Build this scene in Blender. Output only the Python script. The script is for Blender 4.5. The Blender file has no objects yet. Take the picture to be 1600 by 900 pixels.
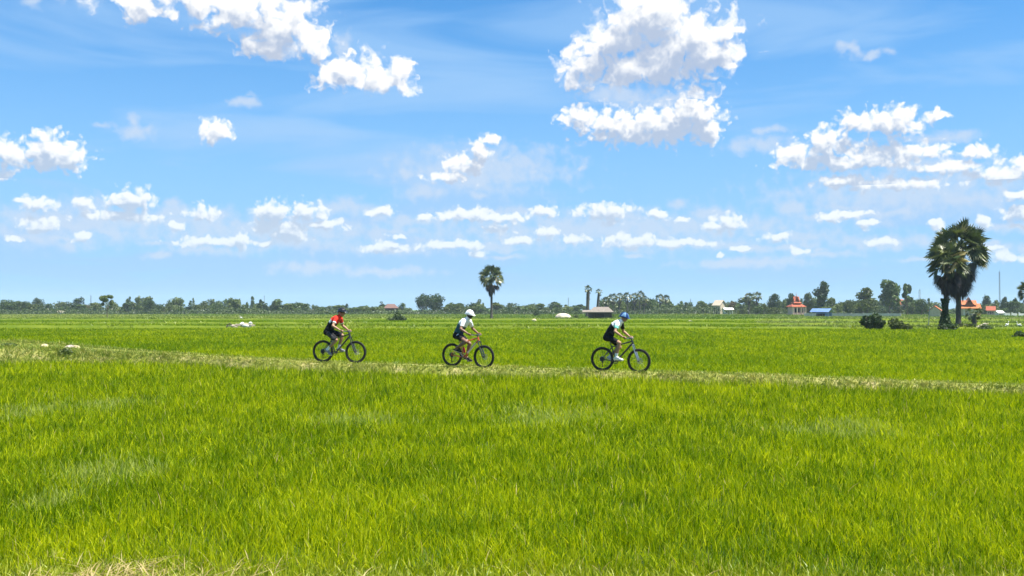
import bpy, bmesh, math, random
import numpy as np
from mathutils import Vector, Matrix

R = math.radians
random.seed(7)
rng = np.random.default_rng(11)
scene = bpy.context.scene
COL = scene.collection

# ------------------------------------------------------------------ camera
F = 1600.0                 # focal length in photo pixels (36 mm on a 36 mm sensor)
CAM_Z = 1.79               # eye height above the path
PITCH = math.atan(33.0 / F)
cam_data = bpy.data.cameras.new("camera")
cam_data.lens = 36.0
cam_data.sensor_width = 36.0
cam_data.clip_start = 0.1
cam_data.clip_end = 20000.0
cam = bpy.data.objects.new("camera", cam_data)
COL.objects.link(cam)
cam.location = (0, 0, CAM_Z)
cam.rotation_euler = (R(90) + PITCH, 0, 0)
scene.camera = cam


def ray(px, py):
    """world direction (y = 1) of a photo pixel"""
    x = (px - 800.0) / F
    z = (450.0 - py) / F
    c, s = math.cos(PITCH), math.sin(PITCH)
    d = Vector((x, c - z * s, s + z * c))
    return d / d.y


FAR_Z = -0.42


def ground_pt(px, py, z=FAR_Z):
    d = ray(px, py)
    t = (z - CAM_Z) / d.z
    return Vector((d.x * t, t, z))


def at_dist(px, Y, z=FAR_Z):
    return Vector(((px - 800.0) / F * Y, Y, z))


def height_at(py, Y):
    """world z seen at row py and distance Y"""
    return CAM_Z + ray(800, py).z * Y


# ------------------------------------------------------------------ noise
class VNoise:
    def __init__(self, seed):
        r = np.random.default_rng(seed)
        self.t = r.random((256, 256))

    def __call__(self, x, y):
        xi = np.floor(x).astype(int); yi = np.floor(y).astype(int)
        fx = x - xi; fy = y - yi
        fx = fx * fx * (3 - 2 * fx); fy = fy * fy * (3 - 2 * fy)
        a = self.t[xi % 256, yi % 256]; b = self.t[(xi + 1) % 256, yi % 256]
        c = self.t[xi % 256, (yi + 1) % 256]; d = self.t[(xi + 1) % 256, (yi + 1) % 256]
        return (a * (1 - fx) + b * fx) * (1 - fy) + (c * (1 - fx) + d * fx) * fy


N1, N2, N3 = VNoise(1), VNoise(2), VNoise(3)


def fbm(n, x, y, o=4):
    v = 0; a = 0.5; s = 0
    for i in range(o):
        v = v + a * n(x * 2 ** i + 17.3 * i, y * 2 ** i + 5.1 * i); s += a; a *= 0.5
    return v / s


def sstep(a, b, x):
    t = np.clip((x - a) / (b - a), 0, 1)
    return t * t * (3 - 2 * t)


# ------------------------------------------------------------------ materials
def new_mat(name):
    m = bpy.data.materials.new(name)
    m.use_nodes = True
    nt = m.node_tree
    nt.nodes.clear()
    out = nt.nodes.new("ShaderNodeOutputMaterial")
    return m, nt, out


def mat(name, color, rough=0.6, metal=0.0, noise=0.15, scale=8.0, bump=0.0, spec=0.3, color2=None, coat=0.0):
    m, nt, out = new_mat(name)
    b = nt.nodes.new("ShaderNodeBsdfPrincipled")
    b.inputs["Roughness"].default_value = rough
    b.inputs["Metallic"].default_value = metal
    b.inputs["Specular IOR Level"].default_value = spec
    b.inputs["Coat Weight"].default_value = coat
    tc = nt.nodes.new("ShaderNodeTexCoord")
    n = nt.nodes.new("ShaderNodeTexNoise")
    n.inputs["Scale"].default_value = scale
    n.inputs["Detail"].default_value = 6
    n.inputs["Roughness"].default_value = 0.65
    nt.links.new(tc.outputs["Object"], n.inputs["Vector"])
    ramp = nt.nodes.new("ShaderNodeValToRGB")
    c2 = color2 or tuple(c * (1 - noise) for c in color)
    c1 = color if color2 else tuple(min(1, c * (1 + noise)) for c in color)
    ramp.color_ramp.elements[0].color = (*c2, 1); ramp.color_ramp.elements[0].position = 0.32
    ramp.color_ramp.elements[1].color = (*c1, 1); ramp.color_ramp.elements[1].position = 0.68
    nt.links.new(n.outputs["Fac"], ramp.inputs["Fac"])
    nt.links.new(ramp.outputs["Color"], b.inputs["Base Color"])
    if bump:
        bp = nt.nodes.new("ShaderNodeBump")
        bp.inputs["Strength"].default_value = bump
        bp.inputs["Distance"].default_value = 0.05
        nt.links.new(n.outputs["Fac"], bp.inputs["Height"])
        nt.links.new(bp.outputs["Normal"], b.inputs["Normal"])
    nt.links.new(b.outputs["BSDF"], out.inputs["Surface"])
    return m


def leaf_mat(name, attr="tint", trans=0.4, gloss=0.05, rough=0.4, fixed=None, warm=(1.15, 1.12, 0.6)):
    m, nt, out = new_mat(name)
    a = nt.nodes.new("ShaderNodeAttribute")
    a.attribute_name = attr
    col = a.outputs["Color"]
    d = nt.nodes.new("ShaderNodeBsdfDiffuse")
    t = nt.nodes.new("ShaderNodeBsdfTranslucent")
    g = nt.nodes.new("ShaderNodeBsdfGlossy")
    g.inputs["Roughness"].default_value = rough
    mul = nt.nodes.new("ShaderNodeMix"); mul.data_type = 'RGBA'; mul.blend_type = 'MULTIPLY'
    mul.inputs[0].default_value = 1.0
    mul.inputs[7].default_value = (*warm, 1)
    nt.links.new(col, mul.inputs[6])
    nt.links.new(col, d.inputs["Color"])
    nt.links.new(mul.outputs[2], t.inputs["Color"])
    mx = nt.nodes.new("ShaderNodeMixShader"); mx.inputs[0].default_value = trans
    nt.links.new(d.outputs[0], mx.inputs[1]); nt.links.new(t.outputs[0], mx.inputs[2])
    mg = nt.nodes.new("ShaderNodeMixShader"); mg.inputs[0].default_value = gloss
    nt.links.new(mx.outputs[0], mg.inputs[1]); nt.links.new(g.outputs[0], mg.inputs[2])
    nt.links.new(mg.outputs[0], out.inputs["Surface"])
    return m


# ------------------------------------------------------------------ object helpers
def tag(o, label=None, cat=None, group=None, kind=None):
    if label: o["label"] = label
    if cat: o["category"] = cat
    if group: o["group"] = group
    if kind: o["kind"] = kind
    return o


def empty(name, loc=(0, 0, 0), rz=0.0, label=None, cat=None, group=None):
    o = bpy.data.objects.new(name, None)
    COL.objects.link(o)
    o.location = loc
    o.rotation_euler = (0, 0, rz)
    o.empty_display_size = 0.2
    return tag(o, label, cat, group)


def np_mesh(name, verts, faces, mats, colors=None, smooth=False, mat_idx=None):
    """faces: list of arrays (n,3) / (n,4)"""
    me = bpy.data.meshes.new(name)
    verts = np.asarray(verts, dtype=np.float32)
    faces = [np.asarray(f, dtype=np.int32) for f in faces if len(f)]
    nl = sum(f.size for f in faces)
    npoly = sum(len(f) for f in faces)
    me.vertices.add(len(verts)); me.vertices.foreach_set("co", verts.ravel())
    me.loops.add(nl); me.loops.foreach_set("vertex_index", np.concatenate([f.ravel() for f in faces]))
    me.polygons.add(npoly)
    tot = np.concatenate([np.full(len(f), f.shape[1], dtype=np.int32) for f in faces])
    start = np.concatenate([[0], np.cumsum(tot)[:-1]]).astype(np.int32)
    me.polygons.foreach_set("loop_start", start)
    me.polygons.foreach_set("loop_total", tot)
    if mat_idx is not None:
        me.polygons.foreach_set("material_index", np.asarray(mat_idx, dtype=np.int32))
    if smooth:
        me.polygons.foreach_set("use_smooth", np.ones(npoly, dtype=bool))
    for m in (mats if isinstance(mats, (list, tuple)) else [mats]):
        me.materials.append(m)
    if colors is not None:
        at = me.attributes.new("tint", 'FLOAT_COLOR', 'POINT')
        c = np.ones((len(verts), 4), dtype=np.float32); c[:, :3] = colors
        at.data.foreach_set("color", c.ravel())
    me.update(calc_edges=True)
    return me


def link(name, me, parent=None, label=None, cat=None, group=None, kind=None, loc=None):
    o = bpy.data.objects.new(name, me)
    COL.objects.link(o)
    if parent: o.parent = parent
    if loc is not None: o.location = loc
    return tag(o, label, cat, group, kind)


class MB:
    """collects simple shapes into one mesh"""

    def __init__(self):
        self.v = []; self.f = []; self.mi = []; self.m = 0

    def add(self, vs, fs):
        b = len(self.v)
        self.v += [tuple(p) for p in vs]
        for f in fs:
            self.f.append(tuple(b + i for i in f)); self.mi.append(self.m)

    def box(self, c, s, M=None):
        x, y, z = s[0] / 2, s[1] / 2, s[2] / 2
        vs = [Vector((sx * x, sy * y, sz * z)) for sz in (-1, 1) for sy in (-1, 1) for sx in (-1, 1)]
        vs = [(M @ p if M else p) + Vector(c) for p in vs]
        self.add(vs, [(0, 2, 3, 1), (4, 5, 7, 6), (0, 1, 5, 4), (2, 6, 7, 3), (0, 4, 6, 2), (1, 3, 7, 5)])

    def tube(self, pts, rad, n=10, cap=True, flat=1.0):
        pts = [Vector(p) for p in pts]
        if not isinstance(rad, (list, tuple)): rad = [rad] * len(pts)
        base = len(self.v)
        up = None
        vs = []
        for i, p in enumerate(pts):
            if i == 0: t = pts[1] - p
            elif i == len(pts) - 1: t = p - pts[i - 1]
            else: t = (pts[i + 1] - p).normalized() + (p - pts[i - 1]).normalized()
            if t.length < 1e-9: t = Vector((0, 0, 1))
            t.normalize()
            if up is None:
                a = Vector((0, 1, 0)) if abs(t.y) < 0.9 else Vector((0, 0, 1))
                u = t.cross(a).normalized()
            else:
                u = (up - t * up.dot(t)).normalized()
            up = u
            w = t.cross(u)
            for k in range(n):
                an = 2 * math.pi * k / n
                vs.append(p + (u * math.cos(an) + w * math.sin(an) * flat) * rad[i])
        fs = []
        for i in range(len(pts) - 1):
            for k in range(n):
                k2 = (k + 1) % n
                fs.append((i * n + k, i * n + k2, (i + 1) * n + k2, (i + 1) * n + k))
        if cap:
            fs.append(tuple(reversed(range(n))))
            fs.append(tuple((len(pts) - 1) * n + k for k in range(n)))
        self.add(vs, fs)

    def torus(self, c, r, t, axis='y', n=48, m=10, tz=None):
        vs = []; fs = []
        tz = tz or t
        for i in range(n):
            a = 2 * math.pi * i / n
            for j in range(m):
                b = 2 * math.pi * j / m
                rr = r + t * math.cos(b); h = tz * math.sin(b)
                if axis == 'y': p = (rr * math.cos(a), h, rr * math.sin(a))
                else: p = (rr * math.cos(a), rr * math.sin(a), h)
                vs.append(Vector(p) + Vector(c))
        for i in range(n):
            for j in range(m):
                i2 = (i + 1) % n; j2 = (j + 1) % m
                fs.append((i * m + j, i * m + j2, i2 * m + j2, i2 * m + j))
        self.add(vs, fs)

    def lathe(self, c, prof, n=16, sx=1.0, sy=1.0, M=None, axis='z'):
        vs = []; fs = []
        for (r, z) in prof:
            for k in range(n):
                a = 2 * math.pi * k / n
                p = Vector((r * math.cos(a) * sx, r * math.sin(a) * sy, z))
                if axis == 'y': p = Vector((p.x, p.z, p.y))
                if M: p = M @ p
                vs.append(p + Vector(c))
        L = len(prof)
        for i in range(L - 1):
            for k in range(n):
                k2 = (k + 1) % n
                fs.append((i * n + k, i * n + k2, (i + 1) * n + k2, (i + 1) * n + k))
        fs.append(tuple(reversed(range(n)))); fs.append(tuple((L - 1) * n + k for k in range(n)))
        self.add(vs, fs)

    def sphere(self, c, r, n=16, m=10, M=None):
        r = r if isinstance(r, (list, tuple)) else (r, r, r)
        vs = []; fs = []
        for i in range(m + 1):
            th = math.pi * i / m
            for k in range(n):
                a = 2 * math.pi * k / n
                p = Vector((r[0] * math.sin(th) * math.cos(a), r[1] * math.sin(th) * math.sin(a), r[2] * math.cos(th)))
                if M: p = M @ p
                vs.append(p + Vector(c))
        for i in range(m):
            for k in range(n):
                k2 = (k + 1) % n
                fs.append((i * n + k, (i + 1) * n + k, (i + 1) * n + k2, i * n + k2))
        self.add(vs, fs)

    def mesh(self, name, mats, smooth=False, weld=True):
        me = bpy.data.meshes.new(name)
        me.from_pydata(self.v, [], self.f)
        for m in (mats if isinstance(mats, (list, tuple)) else [mats]): me.materials.append(m)
        me.polygons.foreach_set("material_index", np.array(self.mi, dtype=np.int32))
        if weld:
            bm = bmesh.new(); bm.from_mesh(me)
            bmesh.ops.remove_doubles(bm, verts=bm.verts, dist=1e-5)
            bmesh.ops.recalc_face_normals(bm, faces=bm.faces)
            bm.to_mesh(me); bm.free()
        if smooth:
            me.polygons.foreach_set("use_smooth", np.ones(len(me.polygons), dtype=bool))
            try: me.set_sharp_from_angle(angle=R(40))
            except Exception: pass
        me.update()
        return me

    def build(self, name, mats, parent=None, smooth=False, **kw):
        return link(name, self.mesh(name, mats, smooth), parent, **kw)


def copy_tree(o, parent=None):
    c = o.copy(); COL.objects.link(c); c.parent = parent
    for ch in list(o.children): copy_tree(ch, c)
    return c
# ------------------------------------------------------------------ light, sky, clouds
SUN_EL, SUN_AZ = 66.0, 108.0        # degrees; azimuth clockwise from +Y
world = bpy.data.worlds.new("World")
scene.world = world
world.use_nodes = True
wt = world.node_tree
wt.nodes.clear()
WN, WL = wt.nodes, wt.links

sun = bpy.data.lights.new("sun", 'SUN')
sun.energy = 4.8
sun.angle = R(0.53)
sun.color = (1.0, 0.95, 0.87)
so = bpy.data.objects.new("sun", sun)
COL.objects.link(so)
sd = Vector((math.sin(R(SUN_AZ)) * math.cos(R(SUN_EL)), math.cos(R(SUN_AZ)) * math.cos(R(SUN_EL)), math.sin(R(SUN_EL))))
so.rotation_euler = sd.to_track_quat('Z', 'Y').to_euler()
so.location = (20, -10, 60)

U = 16.0        # direction units: one unit = 100 photo pixels at the centre of view


def azel(px, py):
    d = ray(px, py).normalized()
    return math.atan2(d.x, d.y) * U, math.asin(d.z) * U


# (px, py, rx, ry) puffs of the cumulus clouds, thick ones and thin ones
THICK = [
    (1020, 22, 72, 46), (960, 68, 58, 46), (1092, 62, 64, 46), (905, 108, 36, 30), (1040, 92, 92, 40), (1142, 48, 24, 28), (1118, 88, 42, 24), (985, 112, 70, 22),
    (905, 184, 28, 20), (960, 196, 50, 26), (1030, 196, 70, 30), (1085, 180, 44, 36), (1108, 204, 20, 22), (1000, 213, 88, 13),
    (300, -4, 76, 26), (385, 16, 84, 36), (440, 40, 60, 44), (468, 24, 28, 26), (492, 68, 32, 26), (420, 72, 44, 20), (225, 18, 36, 24), (190, -4, 60, 18),
    (510, 118, 24, 18), (545, 110, 35, 25), (585, 114, 46, 28), (628, 110, 28, 15), (592, 132, 52, 13), (546, 82, 11, 6),
    (10, 240, 40, 22), (75, 225, 34, 22), (80, 242, 56, 26), (114, 246, 28, 26), (12, 272, 18, 10), (60, 258, 62, 9),
    (337, 204, 28, 17),
    (748, 236, 17, 17), (724, 258, 34, 18), (768, 220, 9, 12), (700, 278, 38, 10),
    (1390, 190, 58, 24), (1335, 188, 24, 17), (1465, 180, 14, 14), (1295, 222, 38, 26), (1248, 240, 38, 16), (1350, 244, 62, 22), (1400, 240, 40, 20), (1320, 256, 92, 11), (1525, 236, 32, 13), (1270, 252, 56, 13), (1440, 236, 46, 16), (1480, 262, 60, 10),
    (1320, 285, 48, 10), (1400, 288, 80, 12), (1560, 274, 40, 15), (1597, 262, 22, 16), (1590, 304, 26, 10), (1592, 332, 30, 15),
    (130, 318, 20, 11), (205, 312, 38, 18), (190, 338, 62, 10), (318, 332, 28, 12), (60, 318, 36, 12), (60, 350, 30, 11),
    (428, 334, 32, 22), (482, 332, 26, 18), (450, 364, 36, 16), (520, 352, 24, 9), (412, 352, 20, 16),
    (596, 330, 24, 8), (605, 388, 34, 10), (740, 335, 38, 13), (790, 340, 36, 8), (850, 330, 20, 11), (855, 362, 18, 12), (895, 375, 24, 7),
    (945, 330, 42, 12), (1025, 335, 20, 9), (985, 377, 46, 11), (1060, 380, 58, 7), (1138, 350, 24, 17), (1065, 344, 12, 5), (660, 340, 18, 6),
    (330, 378, 56, 9), (372, 374, 22, 12), (700, 384, 50, 7), (1580, 402, 34, 9), (1215, 372, 26, 8), (1328, 335, 28, 7),
]
THIN = [
    (980, 150, 66, 24), (1040, 160, 60, 18), (90, 0, 60, 12), (540, 72, 16, 20), (215, 206, 30, 13), (160, 195, 18, 6), (210, 188, 15, 10), (430, 80, 30, 12),
    (640, 270, 24, 10), (660, 300, 46, 12), (740, 284, 66, 12), (790, 246, 18, 5), (838, 268, 14, 5), (908, 262, 10, 4), (745, 304, 16, 6), (1190, 226, 60, 14), (1200, 205, 30, 7),
    (1440, 258, 80, 16), (1480, 292, 90, 16), (1470, 215, 60, 10), (1065, 320, 20, 9), (270, 345, 80, 14), (60, 372, 34, 14), (112, 382, 14, 12), (270, 318, 14, 12),
    (240, 380, 40, 6), (470, 378, 120, 14), (640, 345, 90, 10), (620, 388, 100, 12), (780, 330, 90, 10), (760, 385, 90, 10), (860, 350, 60, 14), (1000, 350, 120, 12), (1010, 378, 120, 10),
    (1120, 382, 80, 9), (1180, 388, 40, 8), (1260, 384, 26, 9), (1240, 372, 60, 12), (1440, 380, 24, 9), (1380, 378, 120, 12), (1560, 390, 70, 12), (490, 418, 70, 10), (600, 425, 90, 8), (1330, 74, 26, 12), (1362, 82, 24, 10),
    (340, 338, 40, 16), (150, 345, 90, 16), (1500, 310, 100, 12), (1340, 338, 50, 9), (430, 362, 330, 30), (960, 360, 380, 34), (1420, 300, 240, 40), (120, 350, 180, 36), (760, 265, 140, 40), (380, 160, 24, 9), (1180, 410, 120, 10),
]

_cr = random.Random(21)
for _k in range(46):
    _y = _cr.uniform(318, 412)
    _s = (425 - _y) / 70.0 + 0.45
    THIN.append((_cr.uniform(-20, 1620), _y, _cr.uniform(22, 70), _cr.uniform(4, 9) * _s))
for _k in range(26):
    _y = _cr.uniform(335, 400)
    _s = (425 - _y) / 70.0 + 0.45
    THICK.append((_cr.uniform(0, 1600), _y, _cr.uniform(9, 26), _cr.uniform(3.5, 6.5) * _s))


def math_node(nt, op, a=None, b=None, c=None, clamp=False):
    n = nt.nodes.new("ShaderNodeMath"); n.operation = op; n.use_clamp = clamp
    for i, v in enumerate((a, b, c)):
        if v is None: continue
        if isinstance(v, (int, float)): n.inputs[i].default_value = v
        else: nt.links.new(v, n.inputs[i])
    return n.outputs[0]


def vmath(nt, op, a=None, b=None, c=None, s=None):
    n = nt.nodes.new("ShaderNodeVectorMath"); n.operation = op
    for i, v in enumerate((a, b, c)):
        if v is None: continue
        if isinstance(v, (tuple, list)): n.inputs[i].default_value = v
        else: nt.links.new(v, n.inputs[i])
    if s is not None: n.inputs["Scale"].default_value = s
    return n.outputs["Value"] if op in ('LENGTH', 'DOT_PRODUCT', 'DISTANCE') else n.outputs["Vector"]


def cloud_field(nt, P, thick, thin, eps, big):
    """densities of the puffs that reach into one patch of sky; P is a direction (azimuth, elevation)"""
    nz = nt.nodes.new("ShaderNodeTexNoise"); nz.noise_dimensions = '2D'
    nz.inputs["Scale"].default_value = 2.6 + eps; nz.inputs["Detail"].default_value = 4; nz.inputs["Roughness"].default_value = 0.52
    nt.links.new(P, nz.inputs["Vector"])
    w = vmath(nt, 'SUBTRACT', nz.outputs["Color"], (0.5, 0.5, 0.5))
    w = vmath(nt, 'MULTIPLY', w, (0.62, 0.46, 0.0) if big else (0.30, 0.17, 0.0))
    p = vmath(nt, 'ADD', P, w)

    def field(puffs, k):
        acc = None
        for (px, py, rx, ry) in puffs:
            cx, cy = azel(px, py)
            ax = abs(azel(px + rx, py)[0] - azel(px - rx, py)[0]) / 2
            ay = abs(azel(px, py + ry)[1] - azel(px, py - ry)[1]) / 2
            q = vmath(nt, 'MULTIPLY_ADD', p, (1 / ax, 1 / ay, 0), (-cx / ax, -cy / ay, 0))
            l = vmath(nt, 'LENGTH', q)
            acc = l if acc is None else math_node(nt, 'SMOOTH_MIN', acc, l, k)
        return math_node(nt, 'SUBTRACT', 1.0, acc)

    fine = nt.nodes.new("ShaderNodeTexNoise"); fine.noise_dimensions = '2D'
    fine.inputs["Scale"].default_value = (3.1 if big else 5.0) + eps; fine.inputs["Detail"].default_value = 6; fine.inputs["Roughness"].default_value = 0.53
    nt.links.new(P, fine.inputs["Vector"])
    nn = math_node(nt, 'MULTIPLY_ADD', fine.outputs["Fac"], 1.25, -0.625)
    a = b = body = None
    if thick:
        vor = nt.nodes.new("ShaderNodeTexVoronoi"); vor.voronoi_dimensions = '2D'; vor.feature = 'SMOOTH_F1'
        vor.inputs["Scale"].default_value = (4.4 if big else 7.5) + eps; vor.inputs["Smoothness"].default_value = 0.4
        vor.inputs["Detail"].default_value = 1; vor.inputs["Roughness"].default_value = 0.5
        nt.links.new(p, vor.inputs["Vector"])
        vv = math_node(nt, 'MULTIPLY_ADD', vor.outputs["Distance"], -0.85, 0.74)
        body = field(thick, 0.3)
        a = math_node(nt, 'ADD', body, math_node(nt, 'ADD', nn, vv))
    if thin:
        b = math_node(nt, 'MULTIPLY_ADD', nn, 1.5, field(thin, 0.3))
    return a, b, body


def field_node(Pv, thick, thin, eps, big):
    """the same density as a node group of its own (quick to build)"""
    g = bpy.data.node_groups.new("cloud_density", 'ShaderNodeTree')
    g.interface.new_socket("P", in_out='INPUT', socket_type='NodeSocketVector')
    g.interface.new_socket("Thick", in_out='OUTPUT', socket_type='NodeSocketFloat')
    g.interface.new_socket("Thin", in_out='OUTPUT', socket_type='NodeSocketFloat')
    g.interface.new_socket("Body", in_out='OUTPUT', socket_type='NodeSocketFloat')
    gi = g.nodes.new("NodeGroupInput"); go = g.nodes.new("NodeGroupOutput")
    a, b, body = cloud_field(g, gi.outputs[0], thick, thin, eps, big)
    if a is not None: g.links.new(a, go.inputs[0])
    if b is not None: g.links.new(b, go.inputs[1])
    if body is not None: g.links.new(body, go.inputs[2])
    n = wt.nodes.new("ShaderNodeGroup"); n.node_tree = g
    wt.links.new(Pv, n.inputs[0])
    return (n.outputs[0] if a is not None else None), (n.outputs[1] if b is not None else None), n.outputs[2]


def smooth_range(nt, v, lo, hi, to=1.0):
    n = nt.nodes.new("ShaderNodeMapRange"); n.interpolation_type = 'SMOOTHSTEP'
    n.inputs["From Min"].default_value = lo; n.inputs["From Max"].default_value = hi
    n.inputs["To Max"].default_value = to
    nt.links.new(v, n.inputs["Value"])
    return n.outputs[0]


def mix_rgb(nt, fac, a, b, blend='MIX'):
    n = nt.nodes.new("ShaderNodeMix"); n.data_type = 'RGBA'; n.blend_type = blend
    for i, v in ((0, fac), (6, a), (7, b)):
        if isinstance(v, (int, float)): n.inputs[i].default_value = v
        elif isinstance(v, tuple): n.inputs[i].default_value = (*v, 1)
        else: nt.links.new(v, n.inputs[i])
    return n.outputs[2]


EXPO = 1.25
SKY_STRENGTH = 0.0522
W = 1.0 / SKY_STRENGTH / 2 ** EXPO      # W: display white of the sky
tc = WN.new("ShaderNodeTexCoord")
sep = WN.new("ShaderNodeSeparateXYZ"); WL.new(tc.outputs["Generated"], sep.inputs[0])
az = math_node(wt, 'MULTIPLY', math_node(wt, 'ARCTAN2', sep.outputs[0], sep.outputs[1]), U)
el = math_node(wt, 'MULTIPLY', math_node(wt, 'ARCSINE', sep.outputs[2]), U)
cmb = WN.new("ShaderNodeCombineXYZ")
WL.new(az, cmb.inputs[0]); WL.new(el, cmb.inputs[1])
P = cmb.outputs[0]

sky = WN.new("ShaderNodeTexSky"); sky.sky_type = 'NISHITA'; sky.sun_disc = False
sky.sun_elevation = R(SUN_EL); sky.sun_rotation = R(SUN_AZ)
sky.altitude = 10; sky.air_density = 1.0; sky.dust_density = 0.2; sky.ozone_density = 2.0
skyc = mix_rgb(wt, 1.0, sky.outputs[0], (0.36, 0.98, 1.42), 'MULTIPLY')
# humid air: paler towards the horizon, with a thin cirrus veil stretched along it
vs_ = vmath(wt, 'MULTIPLY', P, (0.22, 1.3, 0))
vn = WN.new("ShaderNodeTexNoise"); vn.noise_dimensions = '2D'
vn.inputs["Scale"].default_value = 1.0; vn.inputs["Detail"].default_value = 4; vn.inputs["Roughness"].default_value = 0.5; vn.inputs["Distortion"].default_value = 0.4
WL.new(vs_, vn.inputs["Vector"])
air = smooth_range(wt, el, 6.0, -0.5, 0.93)
veil = smooth_range(wt, vn.outputs["Fac"], 0.36, 0.72, 0.55)
veil = math_node(wt, 'MAXIMUM', air, math_node(wt, 'ADD', veil, math_node(wt, 'MULTIPLY', air, 0.75)), None)
veil = math_node(wt, 'MINIMUM', veil, 0.95)
skyc = mix_rgb(wt, veil, skyc, (0.385 * W, 0.64 * W, 0.985 * W))


def background(c):
    n = WN.new("ShaderNodeBackground"); n.inputs["Strength"].default_value = SKY_STRENGTH
    WL.new(c, n.inputs["Color"])
    return n.outputs[0]


def mix_shader(f, a, b):
    n = WN.new("ShaderNodeMixShader")
    WL.new(f, n.inputs[0]); WL.new(a, n.inputs[1]); WL.new(b, n.inputs[2])
    return n.outputs[0]


plain = background(skyc)
cell_id = 0


def cell(x0, x1, y0, y1):
    global cell_id
    cell_id += 1
    eps = cell_id * 2e-4
    big = y1 <= 170

    def near(l, m):
        return [q for q in l if q[0] + q[2] * m + 25 > x0 and q[0] - q[2] * m - 25 < x1 and q[1] + q[3] * m + 20 > y0 and q[1] - q[3] * m - 20 < y1]
    tk, tn = near(THICK, 1.5), near(THIN, 1.4)
    c = skyc
    a0, b0, s0 = field_node(P, tk, tn, eps, big)
    if b0 is not None:
        ta = smooth_range(wt, b0, -0.4, 0.95, 0.8)
        c = mix_rgb(wt, ta, c, (0.62 * W, 0.745 * W, 0.93 * W))
    if a0 is not None:
        d1, d2 = (((0.06, 0.17, 0), (0.15, 0.44, 0)) if big else (((0.04, 0.12, 0), (0.10, 0.34, 0)) if y1 <= 310 else ((0.03, 0.075, 0), (0.06, 0.18, 0))))
        a1, _, s1 = field_node(vmath(wt, 'ADD', P, d1), tk, [], eps, big)
        a2, _, s2 = field_node(vmath(wt, 'ADD', P, d2), tk, [], eps, big)
        # how much cloud stands between this spot and the high sun
        t1 = math_node(wt, 'MINIMUM', math_node(wt, 'MAXIMUM', math_node(wt, 'MULTIPLY_ADD', s1, 0.45, math_node(wt, 'MULTIPLY', a1, 0.55)), 0.0), 1.1)
        t2 = math_node(wt, 'MINIMUM', math_node(wt, 'MAXIMUM', math_node(wt, 'MULTIPLY_ADD', s2, 0.6, math_node(wt, 'MULTIPLY', a2, 0.4)), 0.0), 1.1)
        tau = math_node(wt, 'MULTIPLY_ADD', t2, 1.1, math_node(wt, 'MULTIPLY', t1, 0.55))
        tau = math_node(wt, 'ADD', tau, math_node(wt, 'MULTIPLY', math_node(wt, 'SUBTRACT', a1, a0), 0.38))
        lit = smooth_range(wt, tau, 1.30 if big else 0.95, 0.0 if big else -0.1)
        cl = mix_rgb(wt, lit, (0.53 * W, 0.595 * W, 0.73 * W), (1.10 * W, 1.10 * W, 1.10 * W))
        far = smooth_range(wt, el, 3.0, 0.2, 0.5)
        cl = mix_rgb(wt, far, cl, (0.55 * W, 0.76 * W, 1.0 * W))
        al = math_node(wt, 'MULTIPLY', smooth_range(wt, a0, -0.05, 0.65), math_node(wt, 'MULTIPLY_ADD', lit, 0.16, 0.84))
        c = mix_rgb(wt, al, c, cl)
    return background(c)


XB = [-600, 250, 480, 800, 1050, 1280, 2200]
rows = []
for (y0, y1) in ((-60, 160), (160, 300), (300, 445)):
    acc = None
    for i in reversed(range(len(XB) - 1)):
        c = cell(XB[i], XB[i + 1], y0, y1)
        if acc is None: acc = c
        else: acc = mix_shader(math_node(wt, 'GREATER_THAN', az, azel(XB[i + 1], 300)[0]), c, acc)
    rows.append(acc)
sh = mix_shader(math_node(wt, 'GREATER_THAN', el, azel(800, 445)[1]), plain, rows[2])
sh = mix_shader(math_node(wt, 'GREATER_THAN', el, azel(800, 300)[1]), sh, rows[1])
sh = mix_shader(math_node(wt, 'GREATER_THAN', el, azel(800, 160)[1]), sh, rows[0])
sh = mix_shader(math_node(wt, 'GREATER_THAN', el, azel(800, -60)[1]), sh, plain)
wo = WN.new("ShaderNodeOutputWorld"); WL.new(sh, wo.inputs["Surface"])

vsn = scene.view_settings
scene.display_settings.display_device = 'sRGB'
vsn.view_transform = 'Standard'
vsn.look = 'None'
vsn.exposure = EXPO
vsn.gamma = 1.0
vsn.use_curve_mapping = False
scene.cycles.use_denoising = True
scene.cycles.max_bounces = 8
scene.cycles.transparent_max_bounces = 8
scene.cycles.volume_bounces = 1
# ------------------------------------------------------------------ land
def tilt(X, Y):
    return -0.012 * np.clip(X, -25, 25) * (1 - sstep(45, 95, Y))


def ground_z(X, Y):
    X = np.asarray(X, float); Y = np.asarray(Y, float)
    return FAR_Z + tilt(X, Y) + 0.05 * (fbm(N1, X * 0.15 + 40, Y * 0.15 + 9, 3) - 0.5)


# the path: points seen in the photo -> a bund with a grassy top
PATH = [(-60, 46.0, 0.62), (-32, 41.0, 0.58), (-18.9, 38.4, 0.46), (-12.6, 36.3, 0.24), (-9.0, 34.6, 0.12), (-5.55, 33.1, 0.05), (-1.4, 32.0, 0.0),
        (3.22, 30.7, -0.07), (8.0, 29.2, -0.15), (13.6, 27.2, -0.26), (20, 25.2, -0.34), (34, 21.5, -0.40), (60, 14, -0.45)]
_pa = np.array(PATH)


def path_y(X):
    # smooth through the points
    return np.interp(X, _px, _py)


_px = np.linspace(-60, 60, 481)
def _smooth(v, k=9):
    p = np.pad(v, k, mode='edge'); w = np.ones(2 * k + 1) / (2 * k + 1)
    return np.convolve(p, w, 'valid')
_py = _smooth(np.interp(_px, _pa[:, 0], _pa[:, 1]))
_pz = _smooth(np.interp(_px, _pa[:, 0], _pa[:, 2]))


def path_z(X):
    return np.interp(X, _px, _pz)


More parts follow.
